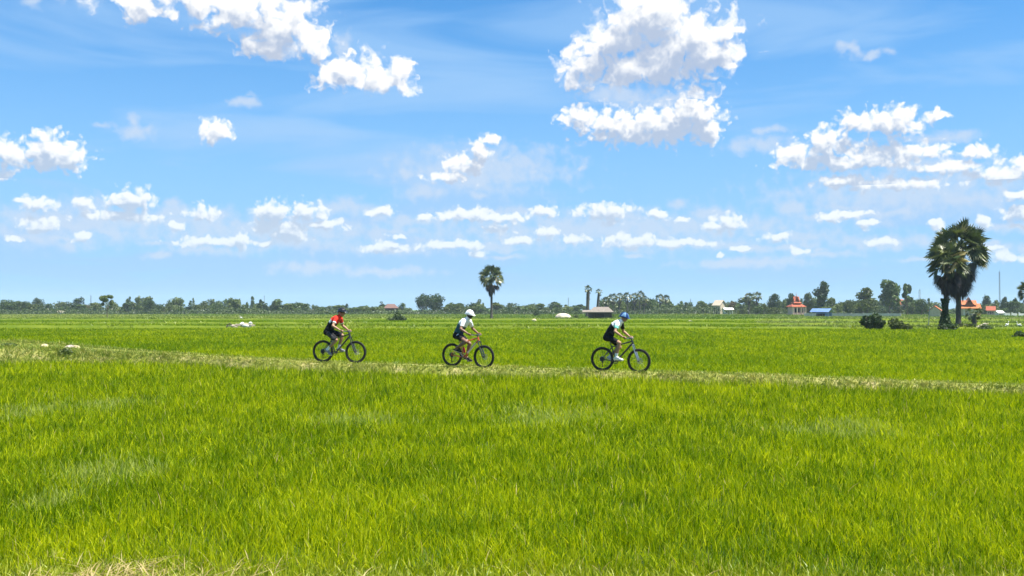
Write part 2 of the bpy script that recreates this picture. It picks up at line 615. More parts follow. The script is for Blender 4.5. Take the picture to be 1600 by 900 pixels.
def path_half(X):
    """half width of the flat top; the bund widens to a bank on the left"""
    return 0.45 + 1.6 * sstep(-11, -22, np.asarray(X, float))


def path_surface(X, Y):
    """height of the bund above everything, or -9 outside"""
    X = np.asarray(X, float); Y = np.asarray(Y, float)
    d = (Y - path_y(X)) * 0.93
    hw = path_half(X)
    g = ground_z(X, Y)
    n = 0.10 * (fbm(N2, X * 1.1, Y * 1.1 + 3, 3) - 0.5)
    n2 = 0.025 * (fbm(N3, X * 4, Y * 4, 2) - 0.5)
    side = np.where(d < 0, 0.6 + 1.5 * sstep(-11, -20, X), 0.6)
    e = (np.abs(d) - hw) / side
    s = 1 - sstep(0, 1, e)
    top = path_z(X) + n2 - 0.03 * np.exp(-((np.abs(d) - 0.22) / 0.12) ** 2)
    return np.where(e < 1.05, g - 0.12 + (top - g + 0.12) * s + n * s * (1 - s) * 4 + n * 0.25 * (e > 0), -9)


# --- ground sheet
def grid_axis(parts):
    out = [np.array([parts[0][0]])]
    for a, b, n in parts: out.append(np.linspace(a, b, n + 1)[1:])
    return np.concatenate(out)


gx = grid_axis([(-2600, -300, 24), (-300, -40, 40), (-40, 40, 100), (40, 300, 40), (300, 2600, 24)])
gy = grid_axis([(-60, 4, 16), (4, 60, 80), (60, 200, 60), (200, 700, 40), (700, 2600, 20)])
GX, GY = np.meshgrid(gx, gy)
GZ = ground_z(GX, GY)
nx, ny = len(gx), len(gy)
idx = np.arange(nx * ny).reshape(ny, nx)
gf = np.stack([idx[:-1, :-1], idx[:-1, 1:], idx[1:, 1:], idx[1:, :-1]], -1).reshape(-1, 4)

m_ground, nt, out = new_mat("paddy_mud_and_stubble")
geo = nt.nodes.new("ShaderNodeNewGeometry")
b = nt.nodes.new("ShaderNodeBsdfPrincipled"); b.inputs["Roughness"].default_value = 0.9; b.inputs["Specular IOR Level"].default_value = 0.1
na = nt.nodes.new("ShaderNodeTexNoise"); na.inputs["Scale"].default_value = 2.5; na.inputs["Detail"].default_value = 8
nb = nt.nodes.new("ShaderNodeTexNoise"); nb.inputs["Scale"].default_value = 0.06; nb.inputs["Detail"].default_value = 5
nt.links.new(geo.outputs["Position"], na.inputs["Vector"]); nt.links.new(geo.outputs["Position"], nb.inputs["Vector"])
r1 = nt.nodes.new("ShaderNodeValToRGB")
r1.color_ramp.elements[0].color = (0.025, 0.045, 0.006, 1); r1.color_ramp.elements[0].position = 0.3
r1.color_ramp.elements[1].color = (0.07, 0.12, 0.012, 1); r1.color_ramp.elements[1].position = 0.7
r2 = nt.nodes.new("ShaderNodeValToRGB")
r2.color_ramp.elements[0].color = (0.07, 0.125, 0.003, 1); r2.color_ramp.elements[0].position = 0.35
r2.color_ramp.elements[1].color = (0.11, 0.15, 0.008, 1); r2.color_ramp.elements[1].position = 0.65
nt.links.new(na.outputs["Fac"], r1.inputs["Fac"]); nt.links.new(nb.outputs["Fac"], r2.inputs["Fac"])
sp = nt.nodes.new("ShaderNodeSeparateXYZ"); nt.links.new(geo.outputs["Position"], sp.inputs[0])
fr = smooth_range(nt, sp.outputs[1], 60, 240)
nt.links.new(mix_rgb(nt, fr, r1.outputs[0], r2.outputs[0]), b.inputs["Base Color"])
nt.links.new(b.outputs[0], out.inputs["Surface"])
me = np_mesh("ground", np.stack([GX.ravel(), GY.ravel(), GZ.ravel()], -1), [gf], m_ground, smooth=True)
link("ground", me, kind="structure")

# --- the path itself
m_path, nt, out = new_mat("dry_trodden_grass_path")
geo = nt.nodes.new("ShaderNodeNewGeometry")
b = nt.nodes.new("ShaderNodeBsdfPrincipled"); b.inputs["Roughness"].default_value = 0.95; b.inputs["Specular IOR Level"].default_value = 0.1
na = nt.nodes.new("ShaderNodeTexNoise"); na.inputs["Scale"].default_value = 1.3; na.inputs["Detail"].default_value = 9; na.inputs["Roughness"].default_value = 0.7
nt.links.new(geo.outputs["Position"], na.inputs["Vector"])
r1 = nt.nodes.new("ShaderNodeValToRGB")
r1.color_ramp.elements[0].color = (0.13, 0.16, 0.02, 1); r1.color_ramp.elements[0].position = 0.36
r1.color_ramp.elements[1].color = (0.44, 0.37, 0.17, 1); r1.color_ramp.elements[1].position = 0.68
e = r1.color_ramp.elements.new(0.5); e.color = (0.24, 0.26, 0.05, 1)
nt.links.new(na.outputs["Fac"], r1.inputs["Fac"]); nt.links.new(r1.outputs[0], b.inputs["Base Color"])
bp = nt.nodes.new("ShaderNodeBump"); bp.inputs["Strength"].default_value = 0.6; bp.inputs["Distance"].default_value = 0.04
nt.links.new(na.outputs["Fac"], bp.inputs["Height"]); nt.links.new(bp.outputs[0], b.inputs["Normal"])
nt.links.new(b.outputs[0], out.inputs["Surface"])
pxs = np.linspace(-58, 58, 1160); ds = np.linspace(-4.6, 3.4, 80)
PX_, D_ = np.meshgrid(pxs, ds)
PY_ = path_y(PX_) + D_
PZ_ = path_surface(PX_, PY_)
PZ_ = np.where(PZ_ < -5, ground_z(PX_, PY_) - 0.14, PZ_)
idx = np.arange(PX_.size).reshape(PX_.shape)
pf = np.stack([idx[:-1, :-1], idx[:-1, 1:], idx[1:, 1:], idx[1:, :-1]], -1).reshape(-1, 4)
me = np_mesh("path", np.stack([PX_.ravel(), PY_.ravel(), PZ_.ravel()], -1), [pf], m_path, smooth=True)
link("path", me, kind="structure")

# ------------------------------------------------------------------ blades
m_rice = leaf_mat("rice_leaf", trans=0.5, gloss=0.004, rough=0.5)
m_rough = leaf_mat("rough_grass", trans=0.3, gloss=0.03, rough=0.5, warm=(1.05, 1.05, 0.8))


def blades(base, h, w, lean, az, face, tint, levels=2):
    """curved tapering leaves; base (n,3), the other arguments (n,)"""
    n = len(base)
    dx, dy = np.cos(az) * lean * h, np.sin(az) * lean * h
    wx, wy = np.cos(face) * w * 0.5, np.sin(face) * w * 0.5
    V = []
    prof = {1: [(0.0, 1.0)], 2: [(0.0, 0.7), (0.5, 1.0)], 3: [(0.0, 0.7), (0.4, 1.0), (0.75, 0.7)]}[levels]
    for t, ww in prof:
        c = base + np.stack([dx * t ** 1.8, dy * t ** 1.8, h * (t - 0.25 * lean * t * t)], -1)
        o = np.stack([wx * ww, wy * ww, np.zeros(n)], -1)
        V += [c - o, c + o]
    V.append(base + np.stack([dx, dy, h * (1 - 0.25 * lean)], -1))
    k = len(V)
    V = np.stack(V, 1).reshape(-1, 3)
    b = np.arange(n) * k
    quads = [np.stack([b + 2 * i, b + 2 * i + 1, b + 2 * i + 3, b + 2 * i + 2], -1) for i in range(levels - 1)]
    tri = np.stack([b + k - 3, b + k - 2, b + k - 1], -1)
    return V, (np.concatenate(quads) if quads else np.zeros((0, 4), int)), tri, np.repeat(tint, k, axis=0)


def sample_field(y0, y1, rho, spread=1.2, pad=7.0):
    """positions with areal density rho(Y) over the wedge the photo can see (and a little beside it)"""
    ys = np.linspace(y0, y1, 400)
    dens = rho(ys) * (spread * ys + pad)
    cum = np.concatenate([[0], np.cumsum((dens[1:] + dens[:-1]) / 2 * np.diff(ys))])
    n = int(cum[-1])
    Y = np.interp(rng.random(n) * cum[-1], cum, ys)
    X = (rng.random(n) - 0.5) * (spread * Y + pad)
    return X, Y


def lerp(a, b, t):
    return np.asarray(a)[None, :] * (1 - t[:, None]) + np.asarray(b)[None, :] * t[:, None]


DARKG, MIDG, YELG, PALE, STRAW = (0.060, 0.135, 0.001), (0.205, 0.305, 0.001), (0.48, 0.52, 0.004), (0.42, 0.46, 0.13), (0.52, 0.42, 0.17)

# pale worn patches of the near field seen in the photo (px, py, half width px, half height px)
PATCHES = [(165, 728, 90, 22), (215, 728, 60, 16), (165, 632, 70, 12), (560, 648, 90, 10), (850, 640, 110, 14), (820, 634, 50, 8), (90, 770, 50, 16), (1290, 655, 120, 10), (60, 640, 60, 14), (1330, 645, 60, 8)]


def rice_tint(X, Y, n, zone):
    big = fbm(N1, X * 0.35 + 3, Y * 0.22 + 7, 3)
    mid = fbm(N2, X * 1.3, Y * 0.8 + 31, 3)
    t = np.clip(0.50 + (big - 0.5) * 0.5 + (mid - 0.5) * 0.7 + rng.normal(0, 0.38, n), 0, 1)
    c = np.where((t < 0.5)[:, None], lerp(DARKG, MIDG, np.clip(t * 2, 0, 1)), lerp(MIDG, YELG, np.clip(t * 2 - 1, 0, 1)))
    return c


def build_rice():
    # near field, from the photographer's feet to the path
    def rho(y): return 2100 * (8 / y) ** 1.55
    X, Y = sample_field(7.4, 45, rho)
    keep = Y < path_y(X) - path_half(X) - 0.28 - 1.2 * sstep(-11, -20, X)
    nearedge = 7.32 + 0.10 * np.sin(X * 1.7) + 0.5 * (fbm(N3, X * 0.9, Y * 0, 3) - 0.5) + 0.5 * np.exp(-((X + 3.0) / 0.30) ** 2)
    keep &= (Y > nearedge + 0.35) | (rng.random(len(X)) < 0.12)
    # clumped seedlings
    cl = fbm(N3, X * 2.6, Y * 2.6, 3)
    keep &= rng.random(len(X)) < 0.45 + 1.1 * sstep(0.3, 0.6, cl)
    X, Y, nearedge = X[keep], Y[keep], nearedge[keep]; n = len(X)
    tint = rice_tint(X, Y, n, 0)
    hvar = 0.75 + 0.5 * fbm(N2, X * 0.8 + 50, Y * 0.8, 3)
    h = (0.225 + 0.12 * sstep(14, 30, Y)) * hvar * rng.uniform(0.62, 1.2, n)
    # the pale patches
    pm = np.zeros(n)
    for (px, py, rx, ry) in PATCHES:
        c = ground_pt(px, py, -0.2); e = ground_pt(px, py - ry, -0.2)
        rX = rx / F * c.y; rY = max(0.4, abs(e.y - c.y))
        d = np.sqrt(((X - c.x) / rX) ** 2 + ((Y - c.y) / rY) ** 2)
        pm = np.maximum(pm, (1 - sstep(0.2, 1.3, d + 0.9 * (fbm(N1, X * 3, Y * 3, 2) - 0.5))))
    isp = rng.random(n) < pm * 0.62
    tint[isp] = lerp((0.24, 0.33, 0.03), PALE, rng.random(isp.sum()))
    h *= 1 - 0.22 * pm
    # yellowing towards the near edge, some straw-coloured leaves everywhere
    ye = 1 - sstep(0.2, 2.6, Y - nearedge)
    s = rng.random(n)
    st = s < 0.012 + 0.12 * ye ** 2
    tint[st] = lerp((0.36, 0.36, 0.05), STRAW, rng.random(st.sum()))
    yl = (s > 0.80 - 0.35 * ye)
    tint[yl] = tint[yl] * 0.45 + np.array([0.30, 0.36, 0.02]) * 0.55
    h *= 1 - 0.45 * ye
    w = 0.0076 * (Y / 8) ** 0.75 * rng.uniform(0.7, 1.3, n)
    base = np.stack([X, Y, ground_z(X, Y) - 0.02], -1)
    wind = 0.2
    az = rng.uniform(0, 2 * math.pi, n)
    lean = np.abs(rng.normal(0.30, 0.30, n)) + 0.06
    face = rng.uniform(0, math.pi, n)
    V, q, t, c = blades(base, h, w, np.clip(lean, 0, 1.2), az, face, tint, 3)
    print("near rice blades", n)
    link("rice_field", np_mesh("rice_field", V, [q, t], m_rice, c), label="near paddy of bright young rice in front of the path", cat="rice", kind="stuff")

    # middle field behind the path
    def rho2(y): return 1500 * (8 / y) ** 1.5
    X, Y = sample_field(26, 108, rho2)
    keep = (Y > path_y(X) + path_half(X) + 0.35) & (Y < bund_y(0, X) - 0.7)
    X, Y = X[keep], Y[keep]; n = len(X)
    tint = rice_tint(X * 0.35, Y * 0.2, n, 1) * np.array([1.0, 0.97, 0.8])
    tint = tint * 0.65 + 0.35 * np.array([0.125, 0.225, 0.004])
    h = 0.33 * (0.8 + 0.4 * fbm(N2, X * 0.3 + 50, Y * 0.2, 3)) * rng.uniform(0.7, 1.15, n)
    w = 0.0085 * (Y / 8) ** 0.95 * rng.uniform(0.7, 1.3, n)
    V, q, t, c = blades(np.stack([X, Y, ground_z(X, Y) - 0.02], -1), h, w, np.abs(rng.normal(0.8, 0.45, n)), rng.uniform(0, 6.28, n), rng.uniform(0, 3.14, n), tint, 2)
    print("mid rice blades", n)
    link("rice_field", np_mesh("rice_field", V, [q, t], m_rice, c), label="flat yellow-green paddy between the path and the far bunds", cat="rice", kind="stuff")

    # fields beyond the second bund
    def rho3(y): return 11.0 * (108 / y) ** 1.6
    X, Y = sample_field(104, 205, rho3)
    keep = (Y > bund_y(0, X) + 0.9) & (np.abs(Y - bund_y(1, X)) > 1.0) & (Y < bund_y(2, X) - 1)
    # rough ground around the right-hand palms is not planted
    keep &= ~((X > rough_x0(Y)))
    X, Y = X[keep], Y[keep]; n = len(X)
    tint = rice_tint(X * 0.15, Y * 0.1, n, 2) * np.array([0.9, 0.95, 0.8])
    tint = tint * 0.6 + 0.4 * np.array([0.12, 0.205, 0.006])
    h = 0.36 * rng.uniform(0.7, 1.15, n)
    V, q, t, c = blades(np.stack([X, Y, ground_z(X, Y) - 0.02], -1), h, 0.12 * (Y / 108) * rng.uniform(0.7, 1.4, n), np.abs(rng.normal(0.6, 0.4, n)), rng.uniform(0, 6.28, n), rng.uniform(0, 3.14, n), tint, 1)
    print("far rice", n)
    link("rice_field", np_mesh("rice_field", V, [q, t], m_rice, c), label="farther paddies beyond the second bund", cat="rice", kind="stuff")


BUNDS = [((-90, 117), (-20, 112), (20, 108), (110, 100)), ((-110, 146), (110, 138)), ((-140, 196), (140, 182))]


def bund_y(i, X):
    a = np.array(BUNDS[i], float)
    return np.interp(X, a[:, 0], a[:, 1])


def rough_x0(Y):
    """left limit of the unplanted rough ground on the right side"""
    return (1190 - 800) / F * Y + 6 * (fbm(N1, Y * 0.1, Y * 0.05, 2) - 0.5) + 14 * (1 - sstep(108, 128, Y)) * 0


m_bund = mat("grassy_bund_earth", (0.13, 0.165, 0.012), rough=0.95, scale=0.25, spec=0.1, color2=(0.07, 0.115, 0.004))


def build_bunds():
    for i, (hw, hh, name) in enumerate(((0.7, 0.42, "bund"), (0.8, 0.40, "bund"), (1.2, 0.45, "bund"))):
        xs = np.linspace(BUNDS[i][0][0], BUNDS[i][-1][0], 360); ds = np.linspace(-2.2, 2.2, 9)
        XX, DD = np.meshgrid(xs, ds)
        YY = bund_y(i, XX) + DD
        prof = np.exp(-(DD / hw) ** 2)
        ZZ = ground_z(XX, YY) - 0.06 + prof * hh * (0.75 + 0.6 * fbm(N2, XX * 0.25, YY * 0.2, 3))
        idx = np.arange(XX.size).reshape(XX.shape)
        f = np.stack([idx[:-1, :-1], idx[:-1, 1:], idx[1:, 1:], idx[1:, :-1]], -1).reshape(-1, 4)
        link(name, np_mesh(name, np.stack([XX.ravel(), YY.ravel(), ZZ.ravel()], -1), [f], m_bund, smooth=True), kind="structure")


def build_rough():
    """grass of the path, the bunds and the unplanted ground"""
    # path grass
    xs = []
    n = 260000
    X = rng.uniform(-30, 22, n); d = rng.normal(0, 1, n)
    d = rng.uniform(-1, 1, n)
    hw = path_half(X)
    side = 0.6 + 1.5 * sstep(-11, -20, X)
    Yp = path_y(X)
    off = np.where(d < 0, d * (hw + side), d * (hw + 0.65))
    Y = Yp + off / 0.93
    z = path_surface(X, Y)
    edge = np.abs(off) / hw
    ontop = edge < 0.9
    pat = fbm(N2, X * 0.7 + 9, Y * 0.9, 4)
    keep = (z > -5) & (rng.random(n) < np.where(ontop, 0.10 + 0.35 * sstep(0.45, 0.6, pat) + 0.25 * sstep(-9, -15, X), 0.5 + 0.4 * sstep(-9, -15, X)))
    X, Y, z, ontop, edge, pat = X[keep], Y[keep], z[keep], ontop[keep], edge[keep], pat[keep]; n = len(X)
    t = np.clip(0.45 + (pat - 0.5) * 2.0 + rng.normal(0, 0.25, n), 0, 1)
    c = lerp((0.20, 0.25, 0.015), (0.42, 0.40, 0.10), t)
    green = (rng.random(n) < 0.24 + 0.3 * sstep(-9, -15, X))
    c[green] = lerp((0.09, 0.16, 0.012), (0.18, 0.26, 0.02), rng.random(green.sum()))
    h = np.where(ontop, 0.035, 0.10) * rng.uniform(0.5, 1.4, n) * (0.6 + 0.9 * fbm(N1, X * 1.4, Y * 1.4, 3))
    h *= 1 + 0.9 * sstep(-12, -20, X)
    V, q, tr, cc = blades(np.stack([X, Y, z - 0.01], -1), h, 0.018 * rng.uniform(0.6, 1.4, n), np.abs(rng.normal(0.95, 0.6, n)), rng.uniform(0, 6.28, n), rng.uniform(0, 3.14, n), c, 2)
    link("rough_grass", np_mesh("rough_grass", V, [q, tr], m_rough, cc), label="dry tan and green grass along the cycling path", cat="grass", kind="stuff")

    # near edge: dry straw and short yellow grass at the photographer's feet
    n = 31000
    X = rng.uniform(-8, 8, n); Y = rng.uniform(6.4, 8.6, n)
    sx = np.exp(-((X + 3.05) / 0.4) ** 2) + 0.3 * np.exp(-((X + 2.2) / 0.3) ** 2) + 0.02
    isst = rng.random(n) < np.clip(sx * 0.55, 0, 1)
    c = np.where(isst[:, None], lerp((0.34, 0.26, 0.09), (0.50, 0.41, 0.18), rng.random(n)), lerp((0.17, 0.24, 0.005), (0.36, 0.38, 0.02), rng.random(n)))
    h = np.where(isst, 0.16, 0.12) * rng.uniform(0.5, 1.4, n)
    lean = np.where(isst, rng.uniform(0.6, 2.4, n), rng.uniform(0.1, 0.9, n))
    zz = ground_z(X, Y) + 0.12 * sstep(8.4, 7.4, Y)
    V, q, tr, cc = blades(np.stack([X, Y, zz], -1), h, 0.009 * rng.uniform(0.6, 1.5, n), lean, rng.uniform(0, 6.28, n), rng.uniform(0, 3.14, n), c, 3)
    link("rough_grass", np_mesh("rough_grass", V, [q, tr], m_rough, cc), label="dry straw and yellow grass at the near edge of the paddy", cat="grass", kind="stuff")

    # bunds and unplanted fields far off
    allX = []; allY = []; allH = []; allC = []; allW = []
    for i, (hw, dens) in enumerate(((0.9, 26), (1.0, 16), (1.6, 12))):
        x0, x1 = BUNDS[i][0][0], BUNDS[i][-1][0]
        n = int((x1 - x0) * dens)
        X = rng.uniform(x0, x1, n); X = X[rng.random(n) < sstep(0.38, 0.62, fbm(N1, X * 0.06 + 31 * i, X * 0 + 3, 3))]; n = len(X); Y = bund_y(i, X) + rng.normal(0, hw * 0.6, n)
        pat = fbm(N3, X * 0.12 + i * 13, Y * 0.3, 3)
        t = np.clip(0.4 + (pat - 0.5) * 2.5 + rng.normal(0, 0.2, n), 0, 1)
        c = lerp((0.12, 0.20, 0.003), (0.24, 0.29, 0.02), t)
        allX.append(X); allY.append(Y); allC.append(c); allH.append(0.34 * rng.uniform(0.4, 1.3, n) * (0.5 + pat)); allW.append(0.12 * Y / 110 * rng.uniform(0.6, 1.4, n))
    # broad rough fields 190-520 m, and on the right from 108 m
    X, Y = sample_field(108, 520, lambda y: 7.0 * (110 / y) ** 1.45, pad=10)
    keep = (Y > bund_y(2, X) + 1) | ((X > rough_x0(Y)) & (Y > bund_y(0, X) + 1))
    X, Y = X[keep], Y[keep]; n = len(X)
    pat = fbm(N1, X * 0.02 + 8, Y * 0.035, 4)
    pat2 = fbm(N2, X * 0.12, Y * 0.10, 3)
    t = np.clip(0.38 + (pat - 0.5) * 3.0 + (pat2 - 0.5) * 0.9 + rng.normal(0, 0.14, n), 0, 1)
    c = lerp((0.10, 0.18, 0.003), (0.25, 0.28, 0.04), t)
    rp = (X > rough_x0(Y)) & (Y < 300)
    c[rp] = lerp((0.12, 0.19, 0.012), (0.29, 0.31, 0.07), np.clip(t[rp] + 0.1, 0, 1))
    allX.append(X); allY.append(Y); allC.append(c)
    allH.append(0.28 * rng.uniform(0.4, 1.3, n) * (0.4 + 1.2 * pat2)); allW.append(0.16 * Y / 110 * rng.uniform(0.6, 1.4, n))
    X = np.concatenate(allX); Y = np.concatenate(allY); h = np.concatenate(allH); w = np.concatenate(allW); c = np.concatenate(allC); n = len(X)
    z = ground_z(X, Y)
    for i, (hw, hh) in enumerate(((0.7, 0.42), (0.8, 0.40), (1.2, 0.45))):
        z = np.maximum(z, ground_z(X, Y) - 0.06 + np.exp(-((Y - bund_y(i, X)) / hw) ** 2) * hh * (0.75 + 0.6 * fbm(N2, X * 0.25, Y * 0.2, 3)))
    V, q, tr, cc = blades(np.stack([X, Y, z - 0.02], -1), h, w, np.abs(rng.normal(0.6, 0.4, n)), rng.uniform(0, 6.28, n), rng.uniform(0, 3.14, n), c, 1)
    print("far rough", n)
    link("rough_grass", np_mesh("rough_grass", V, [q, tr], m_rough, cc), label="olive rough grass on the bunds and unplanted far fields", cat="grass", kind="stuff")


build_rice()
build_bunds()
build_rough()
# ------------------------------------------------------------------ bicycles
m_tyre = mat("tyre_rubber", (0.018, 0.018, 0.018), rough=0.85, noise=0.4, scale=30, color2=(0.035, 0.032, 0.028))
m_rim = mat("black_anodised_rim", (0.03, 0.03, 0.032), rough=0.35, metal=0.6)
m_spoke = mat("spoke_steel", (0.35, 0.35, 0.36), rough=0.3, metal=1.0)
m_blackpaint = mat("black_frame_paint", (0.02, 0.02, 0.023), rough=0.3, spec=0.5, coat=0.4)
m_greypaint = mat("dark_grey_frame_paint", (0.028, 0.026, 0.026), rough=0.3, spec=0.5, coat=0.4)
m_redpaint = mat("orange_red_frame_paint", (0.72, 0.12, 0.02), rough=0.28, spec=0.5, coat=0.5)
m_alloy = mat("brushed_alloy", (0.45, 0.45, 0.46), rough=0.35, metal=1.0)
m_darkalloy = mat("dark_alloy", (0.07, 0.07, 0.075), rough=0.4, metal=0.8)
m_saddle = mat("black_saddle_vinyl", (0.02, 0.02, 0.02), rough=0.55)
m_grip = mat("grip_rubber", (0.025, 0.025, 0.025), rough=0.8)

WR = 0.362
BB = Vector((0.44, 0, 0.318))
RH, FH = Vector((0, 0, WR)), Vector((1.15, 0, WR))
HT_BOT, HT_TOP = Vector((0.948, 0, 0.862)), Vector((0.912, 0, 0.965))
BAR = Vector((0.835, 0, 1.03))
SADDLE = Vector((0.215, 0, 0.945))


def make_wheel(parent, hub, front, rimmat):
    mb = MB()
    mb.lathe(hub, [(0.011, -0.055), (0.028, -0.052), (0.028, -0.044), (0.016, -0.036), (0.016, 0.036), (0.028, 0.044), (0.028, 0.052), (0.011, 0.055)], 14, axis='y')
    w = mb.build("wheel", m_darkalloy, parent, smooth=True)
    t = MB(); t.torus(hub, WR - 0.029, 0.029, n=64, m=10)
    # knobbly tread
    for k in range(72):
        a = 2 * math.pi * k / 72
        for s in (-1, 1):
            p = Vector((math.cos(a) * (WR - 0.004), s * 0.013, math.sin(a) * (WR - 0.004)))
            t.box(Vector(hub) + p, (0.010, 0.014, 0.014), Matrix.Rotation(-a, 3, 'Y'))
    t.build("tyre", m_tyre, w, smooth=False)
    r = MB(); r.torus(hub, WR - 0.068, 0.013, n=64, m=8, tz=0.014)
    r.build("rim", rimmat, w, smooth=True)
    s = MB()
    for k in range(28):
        a = 2 * math.pi * k / 28; sd_ = 1 if k % 2 else -1
        a0 = a + (0.5 if (k // 2) % 2 else -0.5)
        h = Vector(hub)
        s.tube([h + Vector((0.027 * math.cos(a0), sd_ * 0.046, 0.027 * math.sin(a0))), h + Vector(((WR - 0.078) * math.cos(a), 0, (WR - 0.078) * math.sin(a)))], 0.0013, 4, cap=False)
    s.build("spoke", m_spoke, w)
    d = MB()
    rr = 0.085 if front else 0.08
    d.torus(Vector(hub) + Vector((0, 0.062, 0)), rr - 0.008, 0.008, n=32, m=6, tz=0.001)
    for k in range(6):
        a = k * math.pi / 3
        d.tube([Vector(hub) + Vector((0.02 * math.cos(a), 0.062, 0.02 * math.sin(a))), Vector(hub) + Vector(((rr - .012) * math.cos(a + .5), 0.062, (rr - .012) * math.sin(a + .5)))], 0.003, 4)
    d.build("brake_disc", m_alloy, w)
    if not front:
        c = MB()
        for i, cr in enumerate((0.075, 0.064, 0.053, 0.043, 0.034)):
            c.lathe(Vector(hub) + Vector((0, -0.034 - 0.005 * i, 0)), [(cr, -0.001), (cr, 0.001)], 24, axis='y')
        c.build("cassette", m_darkalloy, w)
    return w


def make_bike(name, label, frame_m, accent_m, crank, stays_m=None, fork_m=None):
    root = empty(name, label=label, cat="bicycle", group="mountain bikes ridden along the path")
    f = MB()
    f.tube([HT_BOT + Vector((0.004, 0, -0.012)), HT_TOP], 0.026, 14)                 # head tube
    f.tube([HT_TOP + Vector((0.006, 0, -0.03)), Vector((0.285, 0, 0.735))], [0.022, 0.017], 12)   # top tube
    f.tube([HT_BOT + Vector((0, 0, 0.025)), (0.80, 0, 0.72), BB + Vector((0.02, 0, 0.015))], [0.028, 0.030, 0.027], 12)  # down tube
    f.tube([BB, Vector((0.262, 0, 0.80))], 0.018, 12)                                # seat tube
    f.lathe(BB, [(0.026, -0.045), (0.026, 0.045)], 16, axis='y')
    f.build("frame", frame_m, root, smooth=True)
    st = MB()
    for s in (-1, 1):
        st.tube([BB + Vector((-0.03, s * 0.032, 0)), (0.27, s * 0.052, 0.325), RH + Vector((0, s * 0.066, 0))], [0.013, 0.011, 0.009], 8)
        st.tube([Vector((0.29, s * 0.02, 0.715)), (0.22, s * 0.045, 0.64), RH + Vector((0, s * 0.066, 0.01))], [0.011, 0.010, 0.009], 8)
    st.build("rear_stay", stays_m or frame_m, root, smooth=True)
    fk = MB()
    cr = HT_BOT + Vector((0.012, 0, -0.035))
    fk.tube([cr + Vector((0, -0.075, -0.012)), cr + Vector((0, -0.03, 0.006)), cr + Vector((0, 0.03, 0.006)), cr + Vector((0, 0.075, -0.012))], 0.021, 10)
    for s in (-1, 1):
        a = cr + Vector((0, s * 0.068, -0.01)); e = FH + Vector((-0.018, s * 0.062, 0.02))
        fk.tube([a, a.lerp(e, 0.5)], 0.0165, 10)
        fk.tube([a.lerp(e, 0.42), a.lerp(e, 0.44), e, FH + Vector((0, s * 0.06, 0))], [0.022, 0.024, 0.021, 0.014], 10)
    fk.tube([a.lerp(e, 0.46) + Vector((-.015, 0, 0)), a.lerp(e, 0.46) + Vector((-0.03, -0.066, 0.06)), a.lerp(e, 0.46) + Vector((-.015, -0.124, 0))], 0.010, 8)
    fk.build("fork", fork_m or m_darkalloy, root, smooth=True)
    make_wheel(root, FH, True, m_rim); make_wheel(root, RH, False, m_rim)
    # cockpit
    h = MB()
    bar = [BAR + Vector(p) for p in ((-0.045, -0.37, 0.006), (-0.03, -0.26, 0.006), (-0.004, -0.12, 0.0), (0, 0, -0.004), (-0.004, 0.12, 0.0), (-0.03, 0.26, 0.006), (-0.045, 0.37, 0.006))]
    h.tube(bar, 0.0135, 10)
    h.tube([BAR + Vector((0, 0, -0.004)), HT_TOP + Vector((0, 0, 0.035))], 0.019, 10)
    h.tube([HT_TOP, HT_TOP + Vector((-0.012, 0, 0.055))], 0.022, 12)
    hb = h.build("handlebar", m_blackpaint, root, smooth=True)
    for s in (-1, 1):
        g = MB(); g.tube([bar[0 if s < 0 else -1], BAR + Vector((-0.030, s * 0.255, 0.006))], 0.0175, 12); g.build("grip", m_grip, hb, smooth=True)
        l = MB(); l.tube([BAR + Vector((-0.01, s * 0.215, 0.0)), BAR + Vector((0.045, s * 0.225, -0.012)), BAR + Vector((0.035, s * 0.31, -0.02))], [0.009, 0.007, 0.005], 6); l.build("brake_lever", m_alloy, hb)
    cb = MB()
    cb.tube([BAR + Vector((0.0, -0.2, 0.0)), BAR + Vector((0.10, -0.08, -0.02)), BAR + Vector((0.13, 0.03, -0.13)), FH + Vector((-0.12, 0.07, 0.30))], 0.0028, 5)
    cb.tube([BAR + Vector((0.0, 0.2, 0.0)), BAR + Vector((0.11, 0.05, -0.03)), HT_BOT + Vector((0.03, -0.03, 0.02)), (0.6, -0.03, 0.52)], 0.0028, 5)
    cb.build("cable", m_tyre, hb)
    # seat
    sp = MB(); sp.tube([Vector((0.268, 0, 0.78)), SADDLE + Vector((0.012, 0, -0.035))], 0.0145, 10); spo = sp.build("seatpost", m_blackpaint, root, smooth=True)
    sd = MB()
    rows = []
    for i, (x, hw, z, th) in enumerate(((-0.115, 0.055, 0.012, 0.02), (-0.10, 0.074, 0.010, 0.03), (-0.05, 0.072, 0.0, 0.034), (0.02, 0.040, -0.004, 0.032), (0.09, 0.024, -0.003, 0.028), (0.15, 0.019, -0.008, 0.026), (0.165, 0.012, -0.012, 0.018))):
        ring = []
        for k in range(12):
            an = 2 * math.pi * k / 12
            ring.append(SADDLE + Vector((x, hw * math.cos(an), z + th * (math.sin(an) if math.sin(an) < 0 else 0.45 * math.sin(an)))))
        rows.append(ring)
    n = 12; vs = [p for r in rows for p in r]
    fs = [(i * n + k, i * n + (k + 1) % n, (i + 1) * n + (k + 1) % n, (i + 1) * n + k) for i in range(len(rows) - 1) for k in range(n)]
    fs += [tuple(range(n)), tuple((len(rows) - 1) * n + k for k in range(n))]
    sd.add(vs, fs)
    for s in (-1, 1):
        sd.tube([SADDLE + Vector((-0.09, s * 0.022, -0.015)), SADDLE + Vector((-0.04, s * 0.022, -0.04)), SADDLE + Vector((0.05, s * 0.022, -0.04)), SADDLE + Vector((0.13, s * 0.008, -0.02))], 0.0035, 5)
    sd.build("saddle", m_saddle, root, smooth=True)
    # drivetrain
    c = MB()
    ph = R(crank)
